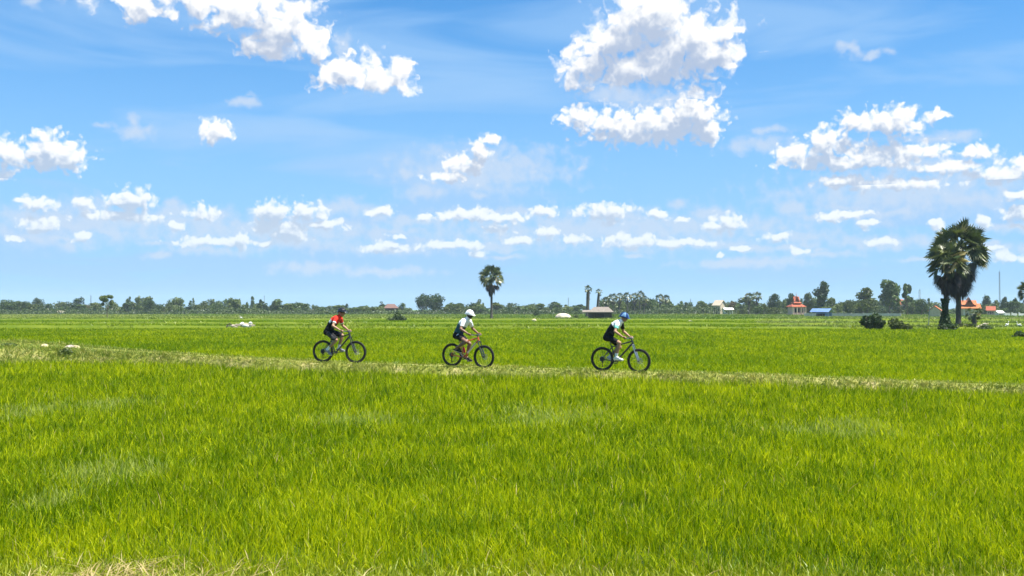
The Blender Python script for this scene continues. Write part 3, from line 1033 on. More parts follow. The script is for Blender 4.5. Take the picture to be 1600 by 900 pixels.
    pd = {}
    for s, ang in ((-1, ph), (1, ph + math.pi)):
        tip = BB + Vector((0.172 * math.cos(ang), s * 0.095, 0.172 * math.sin(ang)))
        c.tube([BB + Vector((0, s * 0.065, 0)), BB.lerp(tip, 0.5) + Vector((0, s * 0.036, 0)), tip - Vector((0, s * 0.014, 0))], [0.016, 0.012, 0.013], 8)
        pd[s] = tip + Vector((0, s * 0.05, 0))
    c.tube([BB + Vector((0, -0.07, 0)), BB + Vector((0, 0.07, 0))], 0.012, 10)
    ck = c.build("crankset", m_darkalloy, root, smooth=True)
    cg = MB(); cg.torus(BB + Vector((0, -0.052, 0)), 0.068, 0.010, n=36, m=6, tz=0.002)
    for k in range(4):
        a = k * math.pi / 2 + 0.4
        cg.tube([BB + Vector((0, -0.052, 0)), BB + Vector((0.066 * math.cos(a), -0.052, 0.066 * math.sin(a)))], 0.008, 6)
    cg.build("chainring", m_darkalloy, ck)
    for s in (-1, 1):
        p = MB(); p.box(pd[s], (0.095, 0.085, 0.016)); p.tube([pd[s] - Vector((0, s * 0.05, 0)), pd[s] + Vector((0, s * 0.04, 0))], 0.009, 8)
        p.build("pedal", m_darkalloy, ck)
    ch = MB()
    o1, o2 = BB + Vector((0, -0.052, 0.075)), RH + Vector((0, -0.05, 0.045))
    dz = Vector((RH.x + 0.03, -0.05, 0.15))
    ch.tube([o1, o2], 0.0045, 6); ch.tube([BB + Vector((0, -0.052, -0.075)), dz], 0.0045, 6); ch.tube([dz + Vector((0, 0, 0.02)), RH + Vector((0.035, -0.05, -0.09)), RH + Vector((0.03, -0.05, -0.02))], 0.0045, 6)
    ch.build("chain", m_darkalloy, root)
    dr = MB(); dr.tube([RH + Vector((-0.005, -0.075, -0.02)), RH + Vector((0.03, -0.07, -0.09)), dz + Vector((0, -0.012, 0))], [0.012, 0.016, 0.009], 8)
    dr.lathe(dz, [(0.022, -0.005), (0.022, 0.005)], 12, axis='y'); dr.lathe(RH + Vector((0.035, -0.05, -0.09)), [(0.020, -0.005), (0.020, 0.005)], 12, axis='y')
    dr.build("derailleur", m_darkalloy, root)
    if accent_m is not None:
        # contrasting panel along the down tube
        a = MB(); a.tube([Vector((0.86, 0, 0.785)), Vector((0.80, 0, 0.722)), Vector((0.56, 0, 0.45))], [0.030, 0.0318, 0.0302], 12, cap=False); a.build("paint_panel", accent_m, root, smooth=True)
    return root, pd


# ------------------------------------------------------------------ riders
def ik(a, c, l1, l2, pole):
    """middle joint of a two-bone limb from a to c, bent towards pole"""
    d = c - a; L = min(d.length, (l1 + l2) * 0.999)
    d.normalize()
    x = (l1 * l1 - l2 * l2 + L * L) / (2 * L)
    h = math.sqrt(max(0, l1 * l1 - x * x))
    p = (pole - d * pole.dot(d)).normalized()
    return a + d * x + p * h


def capsule(mb, a, b, ra, rb, n=14):
    """closed tapered limb with round ends"""
    a, b = Vector(a), Vector(b)
    t = (b - a).normalized()
    pts, rad = [], []
    for k in range(5):
        an = math.pi / 2 * (1 - k / 4.0)
        pts.append(a - t * ra * math.sin(an)); rad.append(max(ra * math.cos(an), 1e-3))
    for k in range(5):
        an = math.pi / 2 * (k / 4.0)
        pts.append(b + t * rb * math.sin(an)); rad.append(max(rb * math.cos(an), 1e-3))
    mb.tube(pts, rad, n)


def seg_dist(V, a, b):
    a = np.array(a); b = np.array(b); ab = b - a
    t = np.clip(((V - a) @ ab) / (ab @ ab), 0, 1)
    return np.linalg.norm(V - (a + t[:, None] * ab), axis=1), t


def make_person(label, hip, sh, head, crank_pedals, foot_deg, skin, zones, cfg):
    root = empty("person", label=label, cat="person", group="cyclists riding along the path")
    H, S, HD = Vector(hip), Vector(sh), Vector(head)
    spine = (S - H)
    back = Vector((-spine.z, 0, spine.x)).normalized()          # points backwards/up
    M1 = H + spine * 0.5 + back * 0.045
    mb = MB(); bones = []
    # torso loft
    def curve(t):
        p = H * ((1 - t) * (1 - 2 * t)) + M1 * (4 * t * (1 - t)) + S * (t * (2 * t - 1))
        return p
    rows = []
    prof = [(-0.24, 0.05, 0.05), (-0.20, 0.12, 0.09), (-0.08, 0.165, 0.125), (0.08, 0.168, 0.125), (0.28, 0.152, 0.112), (0.5, 0.158, 0.118), (0.72, 0.178, 0.125), (0.90, 0.172, 0.108), (1.02, 0.125, 0.082), (1.10, 0.06, 0.055)]
    n = 20; vs = []
    for t, a_, b_ in prof:
        p = curve(t); tg = (curve(t + 0.02) - curve(t - 0.02)).normalized()
        nb = Vector((-tg.z, 0, tg.x))
        for k in range(n):
            an = 2 * math.pi * k / n
            vs.append(p + Vector((0, 1, 0)) * a_ * math.cos(an) + nb * b_ * math.sin(an))
    fs = [(i * n + k, i * n + (k + 1) % n, (i + 1) * n + (k + 1) % n, (i + 1) * n + k) for i in range(len(prof) - 1) for k in range(n)]
    fs += [tuple(reversed(range(n))), tuple((len(prof) - 1) * n + k for k in range(n))]
    mb.add(vs, fs)
    bones += [("spine", curve(i / 6), curve((i + 1) / 6), i / 6, (i + 1) / 6) for i in range(6)]
    for s in (-1, 1): mb.sphere(H + Vector((-0.045, s * 0.075, -0.03)), (0.095, 0.085, 0.10))
    bones.append(("pelvis", H + Vector((-0.04, 0, -0.10)), H, 0, 1))
    # neck and head
    nb_, nt_ = S + spine.normalized() * 0.02 + Vector((0.01, 0, 0.0)), HD + Vector((-0.03, 0, -0.075))
    capsule(mb, nb_, nt_, 0.062, 0.056)
    bones.append(("neck", nb_, nt_, 0, 1))
    tiltM = Matrix.Rotation(R(cfg.get("head_tilt", 8)), 3, 'Y')
    def hp(x, y, z): return HD + tiltM @ Vector((x, y, z))
    mb.sphere(hp(-0.012, 0, 0.02), (0.098, 0.076, 0.100), 20, 14, tiltM)          # skull
    mb.sphere(hp(0.022, 0, -0.045), (0.066, 0.058, 0.078), 16, 12, tiltM)         # face
    mb.sphere(hp(0.050, 0, -0.095), (0.034, 0.036, 0.030), 12, 8, tiltM)          # chin
    mb.sphere(hp(0.082, 0, 0.006), (0.016, 0.050, 0.014), 12, 8, tiltM)           # brow
    capsule(mb, hp(0.086, 0, -0.010), hp(0.102, 0, -0.040), 0.010, 0.016, 10)      # nose
    mb.sphere(hp(0.084, 0, -0.068), (0.012, 0.026, 0.007), 10, 6, tiltM)           # lips
    mb.sphere(hp(0.082, 0, -0.079), (0.012, 0.023, 0.007), 10, 6, tiltM)
    for s in (-1, 1):
        mb.sphere(hp(-0.005, s * 0.077, -0.030), (0.020, 0.010, 0.032), 10, 8, tiltM)   # ears
        mb.sphere(hp(0.052, s * 0.045, -0.040), (0.030, 0.018, 0.024), 10, 8, tiltM)    # cheeks
    bones.append(("head", HD + Vector((0.02, 0, -0.08)), HD + Vector((0, 0, 0.08)), 0, 1))
    # arms and hands
    for s in (-1, 1):
        A = S + Vector((0.005, s * 0.185, -0.035))
        G = BAR + Vector((-0.038, s * 0.315, 0.006))                               # middle of the grip
        Wr = G + Vector((-0.075, -s * 0.004, 0.034))
        E = ik(A, Wr, 0.292, 0.262, Vector((-0.25, s * 0.8, -0.75)))
        capsule(mb, A, A.lerp(E, 0.55), 0.058, 0.047); capsule(mb, A.lerp(E, 0.5), E, 0.047, 0.040)
        capsule(mb, E, E.lerp(Wr, 0.35), 0.041, 0.043); capsule(mb, E.lerp(Wr, 0.35), Wr, 0.043, 0.027)
        mb.sphere(A + Vector((-0.02, -s * 0.02, 0.015)), (0.066, 0.060, 0.060))
        nm = "r" if s < 0 else "l"
        bones.append(("uparm" + nm, A, E, 0, 1)); bones.append(("forearm" + nm, E, Wr, 0, 1))
        # palm lies on top of the grip
        K = G + Vector((0.004, 0, 0.030))
        for q in (-0.030, -0.010, 0.010, 0.030):
            capsule(mb, Wr + Vector((0.012, q * 0.55, -0.002)), K + Vector((0, q, 0.001)), 0.015, 0.0125, 10)
        bones.append(("hand" + nm, Wr, K, 0, 1)); bones.append(("hand" + nm, K, G + Vector((0.02, 0, -0.03)), 0, 1))
        # four fingers curled round the grip, each with two knuckle bends; index straightest, on the inner side
        for q, ln in ((-0.034, 0.86), (-0.0115, 1.0), (0.0115, 1.08), (0.034, 0.98)):
            yq = q if s < 0 else q
            j = [K + Vector((0, yq, 0)), G + Vector((0.032, yq, 0.020 * ln)), G + Vector((0.034, yq, -0.010 * ln)), G + Vector((0.012, yq, -0.033 * ln))]
            for a_, b_, r1_, r2_ in ((0, 1, 0.0100, 0.0092), (1, 2, 0.0092, 0.0085), (2, 3, 0.0085, 0.0075)):
                capsule(mb, j[a_], j[b_], r1_, r2_, 8)
        # thumb leaves the inner side of the palm and closes under the grip
        ti = -s
        tj = [Wr + Vector((0.020, ti * 0.022, -0.004)), G + Vector((-0.026, ti * 0.045, 0.012)), G + Vector((-0.024, ti * 0.050, -0.016)), G + Vector((0.000, ti * 0.046, -0.033))]
        for a_, r1_, r2_ in ((0, 0.013, 0.012), (1, 0.011, 0.010), (2, 0.010, 0.009)): capsule(mb, tj[a_], tj[a_ + 1], r1_, r2_, 8)
    # legs
    for s in (-1, 1):
        hipj = H + Vector((0.0, s * 0.088, -0.02))
        ped = crank_pedals[s]
        fa = R(foot_deg[s])                                                          # toe-down angle
        fd = Vector((math.cos(fa), 0, -math.sin(fa)))
        up = Vector((math.sin(fa), 0, math.cos(fa)))
        sole = ped + up * 0.010
        ball = sole + up * 0.036
        ank = sole - fd * 0.135 + up * 0.098
        heel = sole - fd * 0.175 + up * 0.040
        toe = sole + fd * 0.070 + up * 0.030
        Kn = ik(hipj, ank, 0.435, 0.425, Vector((1, s * 0.10, 0.25)))
        capsule(mb, hipj, hipj.lerp(Kn, 0.5), 0.092, 0.076); capsule(mb, hipj.lerp(Kn, 0.45), Kn, 0.077, 0.056)
        capsule(mb, Kn, Kn.lerp(ank, 0.33), 0.054, 0.057); capsule(mb, Kn.lerp(ank, 0.3), ank, 0.057, 0.036)
        mb.sphere(Kn.lerp(ank, 0.26) + Vector((-0.022, 0, 0)), (0.042, 0.045, 0.085))
        capsule(mb, heel, ball, 0.034, 0.036); capsule(mb, ball, toe, 0.038, 0.028); capsule(mb, ank, ball, 0.037, 0.032)
        nm = "r" if s < 0 else "l"
        bones += [("thigh" + nm, hipj, Kn, 0, 1), ("shank" + nm, Kn, ank, 0, 1), ("foot" + nm, heel, toe, 0, 1), ("foot" + nm, ank.lerp(ball, 0.3), ball, 0, 1)]
    tmp = bpy.data.objects.new("tmp", mb.mesh("tmp", skin, weld=False)); COL.objects.link(tmp)
    rm = tmp.modifiers.new("r", 'REMESH'); rm.mode = 'VOXEL'; rm.voxel_size = 0.0058
    sm = tmp.modifiers.new("s", 'SMOOTH'); sm.factor = 0.5; sm.iterations = 2
    dg = bpy.context.evaluated_depsgraph_get()
    me = bpy.data.meshes.new_from_object(tmp.evaluated_get(dg))
    bpy.data.objects.remove(tmp)
    me.name = "body"
    me.polygons.foreach_set("use_smooth", np.ones(len(me.polygons), dtype=bool))
    me.materials.clear(); me.materials.append(skin)
    # nearest bone of every vertex
    V = np.empty(len(me.vertices) * 3); me.vertices.foreach_get("co", V); V = V.reshape(-1, 3)
    Nn = np.empty(len(me.vertices) * 3); me.vertices.foreach_get("normal", Nn); Nn = Nn.reshape(-1, 3)
    best = np.full(len(V), 9.0); bi = np.zeros(len(V), int); bt = np.zeros(len(V))
    for i, (nm, a, b, t0, t1) in enumerate(bones):
        d, t = seg_dist(V, a, b)
        if nm == "spine": d = d - 0.085
        elif nm == "pelvis": d = d - 0.07
        elif nm.startswith("thigh"): d = d - 0.045
        elif nm.startswith("shank") or nm.startswith("uparm"): d = d - 0.03
        m = d < best
        best[m] = d[m]; bi[m] = i; bt[m] = t0 + (t1 - t0) * t[m]
    names = np.array([b[0] for b in bones])[bi]
    body = link("body", me, root)
    lv = np.empty(len(me.loops), dtype=np.int32); me.loops.foreach_get("vertex_index", lv)
    ls = np.empty(len(me.polygons), dtype=np.int32); me.polygons.foreach_get("loop_start", ls)
    F4 = lv[ls[:, None] + np.arange(4)]

    def shell(name, mask, off, mats, colour=None, folds=0.0, parent=root):
        """clothing cut from the body surface and set off from it, closed down to the skin at its hems"""
        fm = mask[F4].all(axis=1)
        f = F4[fm]
        if not len(f): return None
        used = np.unique(f); re = np.full(len(V), -1); re[used] = np.arange(len(used))
        f2 = re[f]
        cnt = {}
        e = np.sort(np.concatenate([f2[:, [0, 1]], f2[:, [1, 2]], f2[:, [2, 3]], f2[:, [3, 0]]]), axis=1)
        ue, c = np.unique(e, axis=0, return_counts=True)
        bd = np.zeros(len(used), bool); bd[ue[c == 1].ravel()] = True
        P_, Nv = V[used], Nn[used]
        o = np.full(len(used), off) if np.isscalar(off) else off[used].copy()
        o = o + folds * (np.sin(P_[:, 0] * 55 + P_[:, 2] * 38 + 9 * P_[:, 1]) + np.sin(P_[:, 2] * 71 - P_[:, 0] * 40))
        o[bd] = 0.0015
        mi = None
        if colour is not None:
            cen = V[f].mean(axis=1)
            mi = colour(names[f[:, 0]], bt[f[:, 0]], cen, Nn[f[:, 0]])
        m = np_mesh(name, P_ + Nv * o[:, None], [f2], mats, smooth=True, mat_idx=mi)
        return link(name, m, parent)

    isn = lambda *p: np.isin(names, p)
    arm = isn("uparmr", "uparml"); fore = isn("forearmr", "forearml")
    jm = isn("spine") & (bt > 0.03) | (isn("neck") & (bt < 0.12)) | (arm & (bt < cfg.get("sleeve", 0.62)))
    jm |= isn("pelvis") & (V[:, 2] > H.z + 0.05)
    if cfg.get("long_sleeve"): jm |= arm | (fore & (bt < 0.93))
    shell("jersey", jm, 0.015, zones["jersey_mats"], zones["jersey"], folds=0.0022)
    th = isn("thighr", "thighl")
    sm_ = (isn("pelvis") & (V[:, 2] <= H.z + 0.065)) | (isn("spine") & (bt < 0.16)) | (th & (bt < cfg.get("shorts", 0.88)))
    so_ = np.where(th, cfg.get("shorts_loose", 0.010) * (0.5 + bt), 0.008)
    shell("shorts", sm_, so_, zones["shorts_mats"], zones.get("shorts"), folds=cfg.get("shorts_fold", 0.001))
    for nm in ("r", "l"):
        shell("shoe", isn("foot" + nm), 0.008, zones["shoe_mats"], zones["shoe"])
        if zones.get("sock"): shell("sock", isn("shank" + nm) & (bt > 0.74), 0.004, zones["sock"])
        if zones.get("glove"): shell("glove", isn("hand" + nm), 0.0025, zones["glove"])
    if zones.get("mask"):
        shell("neck_gaiter", (isn("head") & (V[:, 2] < HD.z - 0.035)) | isn("neck") & (bt > 0.3), 0.004, zones["mask"])
    # hair under the helmet, eyes, helmet
    shell("hair", isn("head") & (V[:, 0] < HD.x + 0.03) & (V[:, 2] > HD.z - 0.055 + 0.5 * np.maximum(0, V[:, 0] - HD.x + 0.03)) & (np.abs(V[:, 1]) < 0.085), 0.006, m_hair, folds=0.001)
    for s in (-1, 1):
        e_ = MB(); e_.sphere(hp(0.079, s * 0.030, -0.010), 0.011, 12, 8); e_.build("eye", m_eye, root, smooth=True)
    hm = MB()
    n = 36; prof = [(0.02, 0.128), (0.30, 0.121), (0.55, 0.105), (0.76, 0.078), (0.92, 0.044), (1.0, 0.006), (1.02, -0.022), (0.97, -0.030), (0.88, -0.012)]
    vs = []; fs = []
    for i, (r_, z_) in enumerate(prof):
        for k in range(n):
            an = 2 * math.pi * k / n
            groove = 1.0 - (0.075 if (k % 6) in (0, 1) and 1 <= i <= 4 else 0)
            x = 0.146 * r_ * groove * math.cos(an) - 0.010 - 0.014 * (1 - z_ / 0.128) * (math.cos(an) < 0)
            y = 0.104 * r_ * groove * math.sin(an)
            dz = -0.028 * max(0, -math.cos(an)) if z_ < 0.05 else 0
            vs.append(hp(x, y, z_ + 0.022 + dz - (0.012 if groove < 1 else 0)))
            if i < len(prof) - 1:
                fs.append((i * n + k, i * n + (k + 1) % n, (i + 1) * n + (k + 1) % n, (i + 1) * n + k))
    fs.append(tuple(range(n)))
    mi0 = len(fs)
    hm.add(vs, fs)
    if zones.get("helmet_reflection"):
        for i in range(len(hm.f)):
            k = i % n
            hm.mi[i] = 1 if ((k // 6) % 2 == 0 and i < n * 5) else 0
    helmet = link("helmet", hm.mesh("helmet", [zones["helmet"], zones.get("helmet_reflection") or zones["helmet"]], smooth=True), root)
    vz = MB()
    a = [hp(0.115 + 0.02 * math.cos(q) * 1.0, 0.085 * math.sin(q), 0.026) for q in np.linspace(-1.2, 1.2, 9)]
    b_ = [hp(0.128 + 0.062 * math.cos(q), 0.078 * math.sin(q), 0.012) for q in np.linspace(-1.2, 1.2, 9)]
    top = a + b_; bot = [p + Vector((0, 0, -0.005)) for p in top]
    q = [(i, i + 1, 9 + i + 1, 9 + i) for i in range(8)]
    vz.add(top + bot, q + [tuple(18 + j for j in reversed(x)) for x in q] + [(9 + i, 10 + i, 28 + i, 27 + i) for i in range(8)])
    vz.build("visor", zones["helmet"], helmet)
    stp = MB()
    for s in (-1, 1):
        stp.tube([hp(0.03, s * 0.082, 0.0), hp(0.015, s * 0.073, -0.06), hp(0.03, s * 0.03, -0.118), hp(0.03, 0, -0.125)], 0.0035, 5)
        stp.tube([hp(-0.06, s * 0.080, 0.0), hp(0.015, s * 0.075, -0.06)], 0.0035, 5)
    stp.build("strap", m_tyre, helmet)
    return root


def cloth(name, c, rough=0.8):
    return mat(name, c, rough=rough, noise=0.10, scale=40, spec=0.15, bump=0.15)


m_hair = mat("black_hair", (0.012, 0.010, 0.009), rough=0.5)
m_eye = mat("dark_eye", (0.02, 0.015, 0.012), rough=0.2)
sk_tan = mat("tan_skin", (0.34, 0.19, 0.11), rough=0.5, noise=0.08, scale=20, spec=0.35)
sk_brown = mat("brown_skin", (0.20, 0.105, 0.065), rough=0.5, noise=0.08, scale=20, spec=0.35)
c_black = cloth("black_cloth", (0.014, 0.014, 0.016)); c_charcoal = cloth("charcoal_cloth", (0.05, 0.05, 0.055))
c_red = cloth("red_cloth", (0.62, 0.035, 0.02)); c_white = cloth("white_cloth", (0.78, 0.78, 0.78))
c_navy = cloth("navy_cloth", (0.018, 0.032, 0.06)); c_lblue = cloth("light_blue_cloth", (0.30, 0.52, 0.66)); c_teal = cloth("dark_teal_cloth", (0.035, 0.10, 0.13))
c_mint = cloth("mint_cloth", (0.22, 0.66, 0.50)); c_sole = cloth("pale_sole", (0.7, 0.7, 0.66)); c_darkshoe = cloth("dark_shoe", (0.03, 0.025, 0.025)); c_grey = cloth("grey_shoe", (0.22, 0.22, 0.23))
h_black = mat("black_helmet_shell", (0.016, 0.016, 0.018), rough=0.25, coat=0.5); h_white = mat("white_helmet_shell", (0.8, 0.8, 0.79), rough=0.3, coat=0.4)
h_reflect = mat("blue_helmet_painted_reflection", (0.16, 0.30, 0.46), rough=0.3, coat=0.4)  # lighter blue segments paint reflections into the colour of the dark blue helmet
h_blue = mat("blue_helmet_shell", (0.012, 0.04, 0.15), rough=0.3, coat=0.4)


def j1(nm, t, c, n):
    r = np.zeros(len(nm), int)
    a = np.char.startswith(nm, "uparm")
    r[(nm == "spine") & (t > 0.70)] = 1
    r[nm == "neck"] = 1
    r[a] = 1
    r[a & (t > 0.47)] = 2
    r[(nm == "spine") & (t > 0.52) & (t <= 0.72) & (n[:, 2] > -0.1) & (n[:, 0] < -0.25)] = 2
    return r


def j2(nm, t, c, n):
    r = np.ones(len(nm), int) * 2
    a = np.char.startswith(nm, "uparm")
    bk = n[:, 0] < -0.35
    r[(nm == "spine") & (t > 0.66)] = 0
    r[(nm == "spine") & bk & (t <= 0.66)] = 1
    r[(nm == "spine") & (np.abs(n[:, 1]) > 0.55) & (t <= 0.66) & (t > 0.12)] = 3
    r[nm == "neck"] = 0
    r[a] = 0
    return r


def j3(nm, t, c, n):
    r = np.zeros(len(nm), int)
    a = np.char.startswith(nm, "uparm")
    r[(nm == "spine") & (t > 0.70)] = 1
    r[nm == "neck"] = 1
    r[a] = 1
    r[a & (t > 0.30)] = 2
    r[a & (c[:, 1] > 0.05)] = 0
    return r


def shoe_f(dark):
    def f(nm, t, c, n): return np.where(n[:, 2] < -0.45, 1, 0)
    return f


def s2(nm, t, c, n):
    return np.where((nm == "thighr") & (t > 0.12) & (t < 0.32) & (n[:, 1] < -0.6) & (np.abs(c[:, 2] - c[:, 0] * 0.5 - 0.88) < 0.025), 1, 0)


def s1(nm, t, c, n):
    return np.where((nm == "thighr") & (t > 0.1) & (n[:, 1] < -0.70), 1, 0)


def place_on_path(px_rear, px_front, Y, th_min):
    """origin and yaw of a bicycle whose hubs show at the two columns"""
    Xr = (px_rear - 800) / F * Y
    Yr = float(path_y(Xr)); Xr = (px_rear - 800) / F * Yr
    lo, hi = R(0), R(55)
    def pf(th):
        return 800 + F * (Xr + 1.15 * math.cos(th)) / (Yr - 1.15 * math.sin(th))
    for _ in range(50):
        mid = (lo + hi) / 2
        if pf(mid) > px_front: lo = mid
        else: hi = mid
    th = max(lo, R(th_min))
    xc = Xr + 1.15 * math.cos(th); yc = Yr - 1.15 * math.sin(th)
    zr = float(path_surface(Xr, Yr)); zf = float(path_surface(xc, yc))
    return Xr, Yr, zr, zf, th


RIDERS = [
    dict(px=(504.8, 558.6), Y=33, th=15, crank=193, bike=("mountain_bike", "dark grey mountain bike with black tyres under the rider in red", m_greypaint, None, m_blackpaint, m_darkalloy),
         person=("cyclist in red and black jersey, black helmet and long black shorts", (0.19, 0, 1.02), (0.515, 0, 1.46), (0.655, 0, 1.645)),
         feet={-1: 38, 1: 8}, skin=sk_tan, cfg=dict(shorts=0.97, shorts_loose=0.022, shorts_fold=0.003, head_tilt=6, sleeve=0.62),
         zones=dict(jersey_mats=[c_black, c_red, c_white], jersey=j1, shorts_mats=[c_black, c_charcoal], shorts=s1, shoe_mats=[c_grey, c_sole], shoe=shoe_f(0), glove=None, helmet=h_black, sock=c_white)),
    dict(px=(706, 755.7), Y=32, th=15, crank=128, bike=("mountain_bike", "orange-red mountain bike with black tyres under the rider in white helmet", m_redpaint, cloth("cream_panel_paint", (0.75, 0.62, 0.5), 0.3), m_redpaint, m_darkalloy),
         person=("cyclist in white helmet, white and blue jersey and short black shorts", (0.20, 0, 1.00), (0.485, 0, 1.465), (0.60, 0, 1.65)),
         feet={-1: 12, 1: 14}, skin=sk_brown, cfg=dict(shorts=0.62, shorts_loose=0.008, head_tilt=14, sleeve=0.70),
         zones=dict(jersey_mats=[c_white, c_lblue, c_navy, c_teal], jersey=j2, shorts_mats=[c_black, c_white], shorts=s2, shoe_mats=[c_darkshoe, c_sole], shoe=shoe_f(0), mask=c_black, helmet=h_white)),
    dict(px=(940.4, 997.5), Y=30.7, th=15, crank=8, bike=("mountain_bike", "all black mountain bike under the rider in blue helmet", m_blackpaint, None, m_blackpaint, m_alloy),
         person=("cyclist in dark blue helmet, white, mint and black jersey and white socks", (0.175, 0, 1.045), (0.51, 0, 1.475), (0.665, 0, 1.64)),
         feet={-1: 4, 1: 20}, skin=sk_tan, cfg=dict(shorts=0.84, shorts_loose=0.008, head_tilt=16, sleeve=0.64),
         zones=dict(jersey_mats=[c_black, c_white, c_mint], jersey=j3, shorts_mats=[c_black], shoe_mats=[c_sole, c_white], shoe=shoe_f(0), helmet=h_blue, helmet_reflection=h_reflect, sock=c_white)),
]
for rd in RIDERS:
    b, pd = make_bike(rd["bike"][0], rd["bike"][1], rd["bike"][2], rd["bike"][3], rd["crank"], rd["bike"][4], rd["bike"][5])
    p = make_person(rd["person"][0], rd["person"][1], rd["person"][2], rd["person"][3], pd, rd["feet"], rd["skin"], rd["zones"], rd["cfg"])
    X, Y, zr, zf, th = place_on_path(rd["px"][0], rd["px"][1], rd["Y"], rd["th"])
    print("bike yaw", math.degrees(th), X, Y, zr, zf)
    for o in (b, p):
        o.location = (X, Y, zr - 0.008)
        o.rotation_euler = (0, -math.atan2(zf - zr, 1.15), -th)
    rd["root"] = b
# a red bottle in the cage of the orange bike
mb = MB()
ax = (BB - Vector((0.262, 0, 0.80))).normalized()
q0 = Vector((0.345, 0, 0.60)); q1 = q0 + ax * 0.17
fwd = Vector((0.057, 0, 0.016))
mb.tube([q0 + fwd - ax * 0.035, q0 + fwd - ax * 0.03, q0 + fwd - ax * 0.005, q0 + fwd + ax * 0.02, q1 + fwd - ax * 0.05, q1 + fwd], [0.012, 0.014, 0.018, 0.036, 0.036, 0.034], 14)
bt_ = mb.build("water_bottle", mat("red_bottle_plastic", (0.55, 0.02, 0.03), rough=0.4), None, smooth=True, label="red water bottle in the cage of the orange-red bike", cat="bottle")
r2 = RIDERS[1]["root"]; bt_.location = r2.location; bt_.rotation_euler = r2.rotation_euler
cg = MB()
cg.tube([q0 + fwd * 0.35 + ax * 0.02, q1 + fwd * 0.35, q1 + fwd + ax * 0.008, q1 + fwd * 1.7 - ax * 0.05], 0.004, 6)
cg.build("bottle_cage", m_darkalloy, r2)
# ------------------------------------------------------------------ trees
m_leaf = leaf_mat("tree_leaf", trans=0.25, gloss=0.03, rough=0.5, warm=(1.1, 1.1, 0.6))
m_bark = mat("grey_brown_bark", (0.13, 0.10, 0.075), rough=0.9, noise=0.35, scale=6, bump=0.6, spec=0.1)
m_palmbark = mat("palm_trunk_bark", (0.085, 0.075, 0.065), rough=0.95, noise=0.4, scale=9, bump=0.8, spec=0.1)

GREENS = {
    "olive": ((0.034, 0.058, 0.010), (0.125, 0.155, 0.030)),
    "dark": ((0.012, 0.034, 0.008), (0.048, 0.090, 0.019)),
    "mid": ((0.030, 0.060, 0.012), (0.10, 0.155, 0.032)),
    "light": ((0.052, 0.088, 0.018), (0.175, 0.22, 0.055)),
    "brown": ((0.06, 0.05, 0.02), (0.18, 0.14, 0.07)),
}


def leaf_cards(P, Nrm, size, tint, r):
    """small bent leaf sprays at P, facing roughly Nrm"""
    n = len(P)
    a = r.normal(0, 1, (n, 3)); Nn = Nrm + 0.9 * a; Nn /= np.linalg.norm(Nn, axis=1)[:, None] + 1e-9
    h = r.normal(0, 1, (n, 3))
    u = np.cross(Nn, h); u /= np.linalg.norm(u, axis=1)[:, None] + 1e-9
    w = np.cross(Nn, u)
    s = (size * r.uniform(0.6, 1.4, n))[:, None]
    V = np.stack([P - u * s, P - w * s * 0.5 + Nn * s * 0.1, P + u * s, P + w * s * 0.5 + Nn * s * 0.1], 1).reshape(-1, 3)
    b = np.arange(n) * 4
    return V, np.stack([b, b + 1, b + 2, b + 3], -1), np.repeat(tint, 4, axis=0)


def crown_mesh(name, blobs, nleaf, size, pal, seed, gaps=0.25):
    """foliage through the volume of a set of clumps: (x, y, z, rx, ry, rz)"""
    r = np.random.default_rng(seed)
    B = np.array(blobs, float)
    area = (B[:, 3] * B[:, 5] + B[:, 3] * B[:, 4] + B[:, 4] * B[:, 5]); pr = area / area.sum()
    k = r.choice(len(B), nleaf, p=pr)
    d = r.normal(0, 1, (nleaf, 3)); d /= np.linalg.norm(d, axis=1)[:, None]
    rad = r.uniform(0, 1, nleaf) ** 0.33
    rad = np.where(r.random(nleaf) < 0.7, 0.72 + 0.28 * rad, rad) * (1 + 0.10 * r.normal(0, 1, nleaf))
    # lumpy surface with holes
    lump = np.sin(d[:, 0] * 5 + k * 1.7) * np.sin(d[:, 1] * 6 + k * 2.3) * np.sin(d[:, 2] * 5 + k)
    rad = rad * (1 + 0.20 * lump)
    P = B[k, :3] + d * rad[:, None] * B[k, 3:]
    keep = r.random(nleaf) > gaps * (lump < -0.15)
    P, d, k = P[keep], d[keep], k[keep]; n = len(P)
    lo, hi = GREENS[pal]
    t = np.clip(0.45 + 0.28 * np.sin(k * 2.1 + seed)[:] + r.normal(0, 0.22, n), 0, 1)
    tint = lerp(lo, hi, t)
    V, q, c = leaf_cards(P, d, np.full(n, size), tint, r)
    return np_mesh(name, V, [q], m_leaf, c)


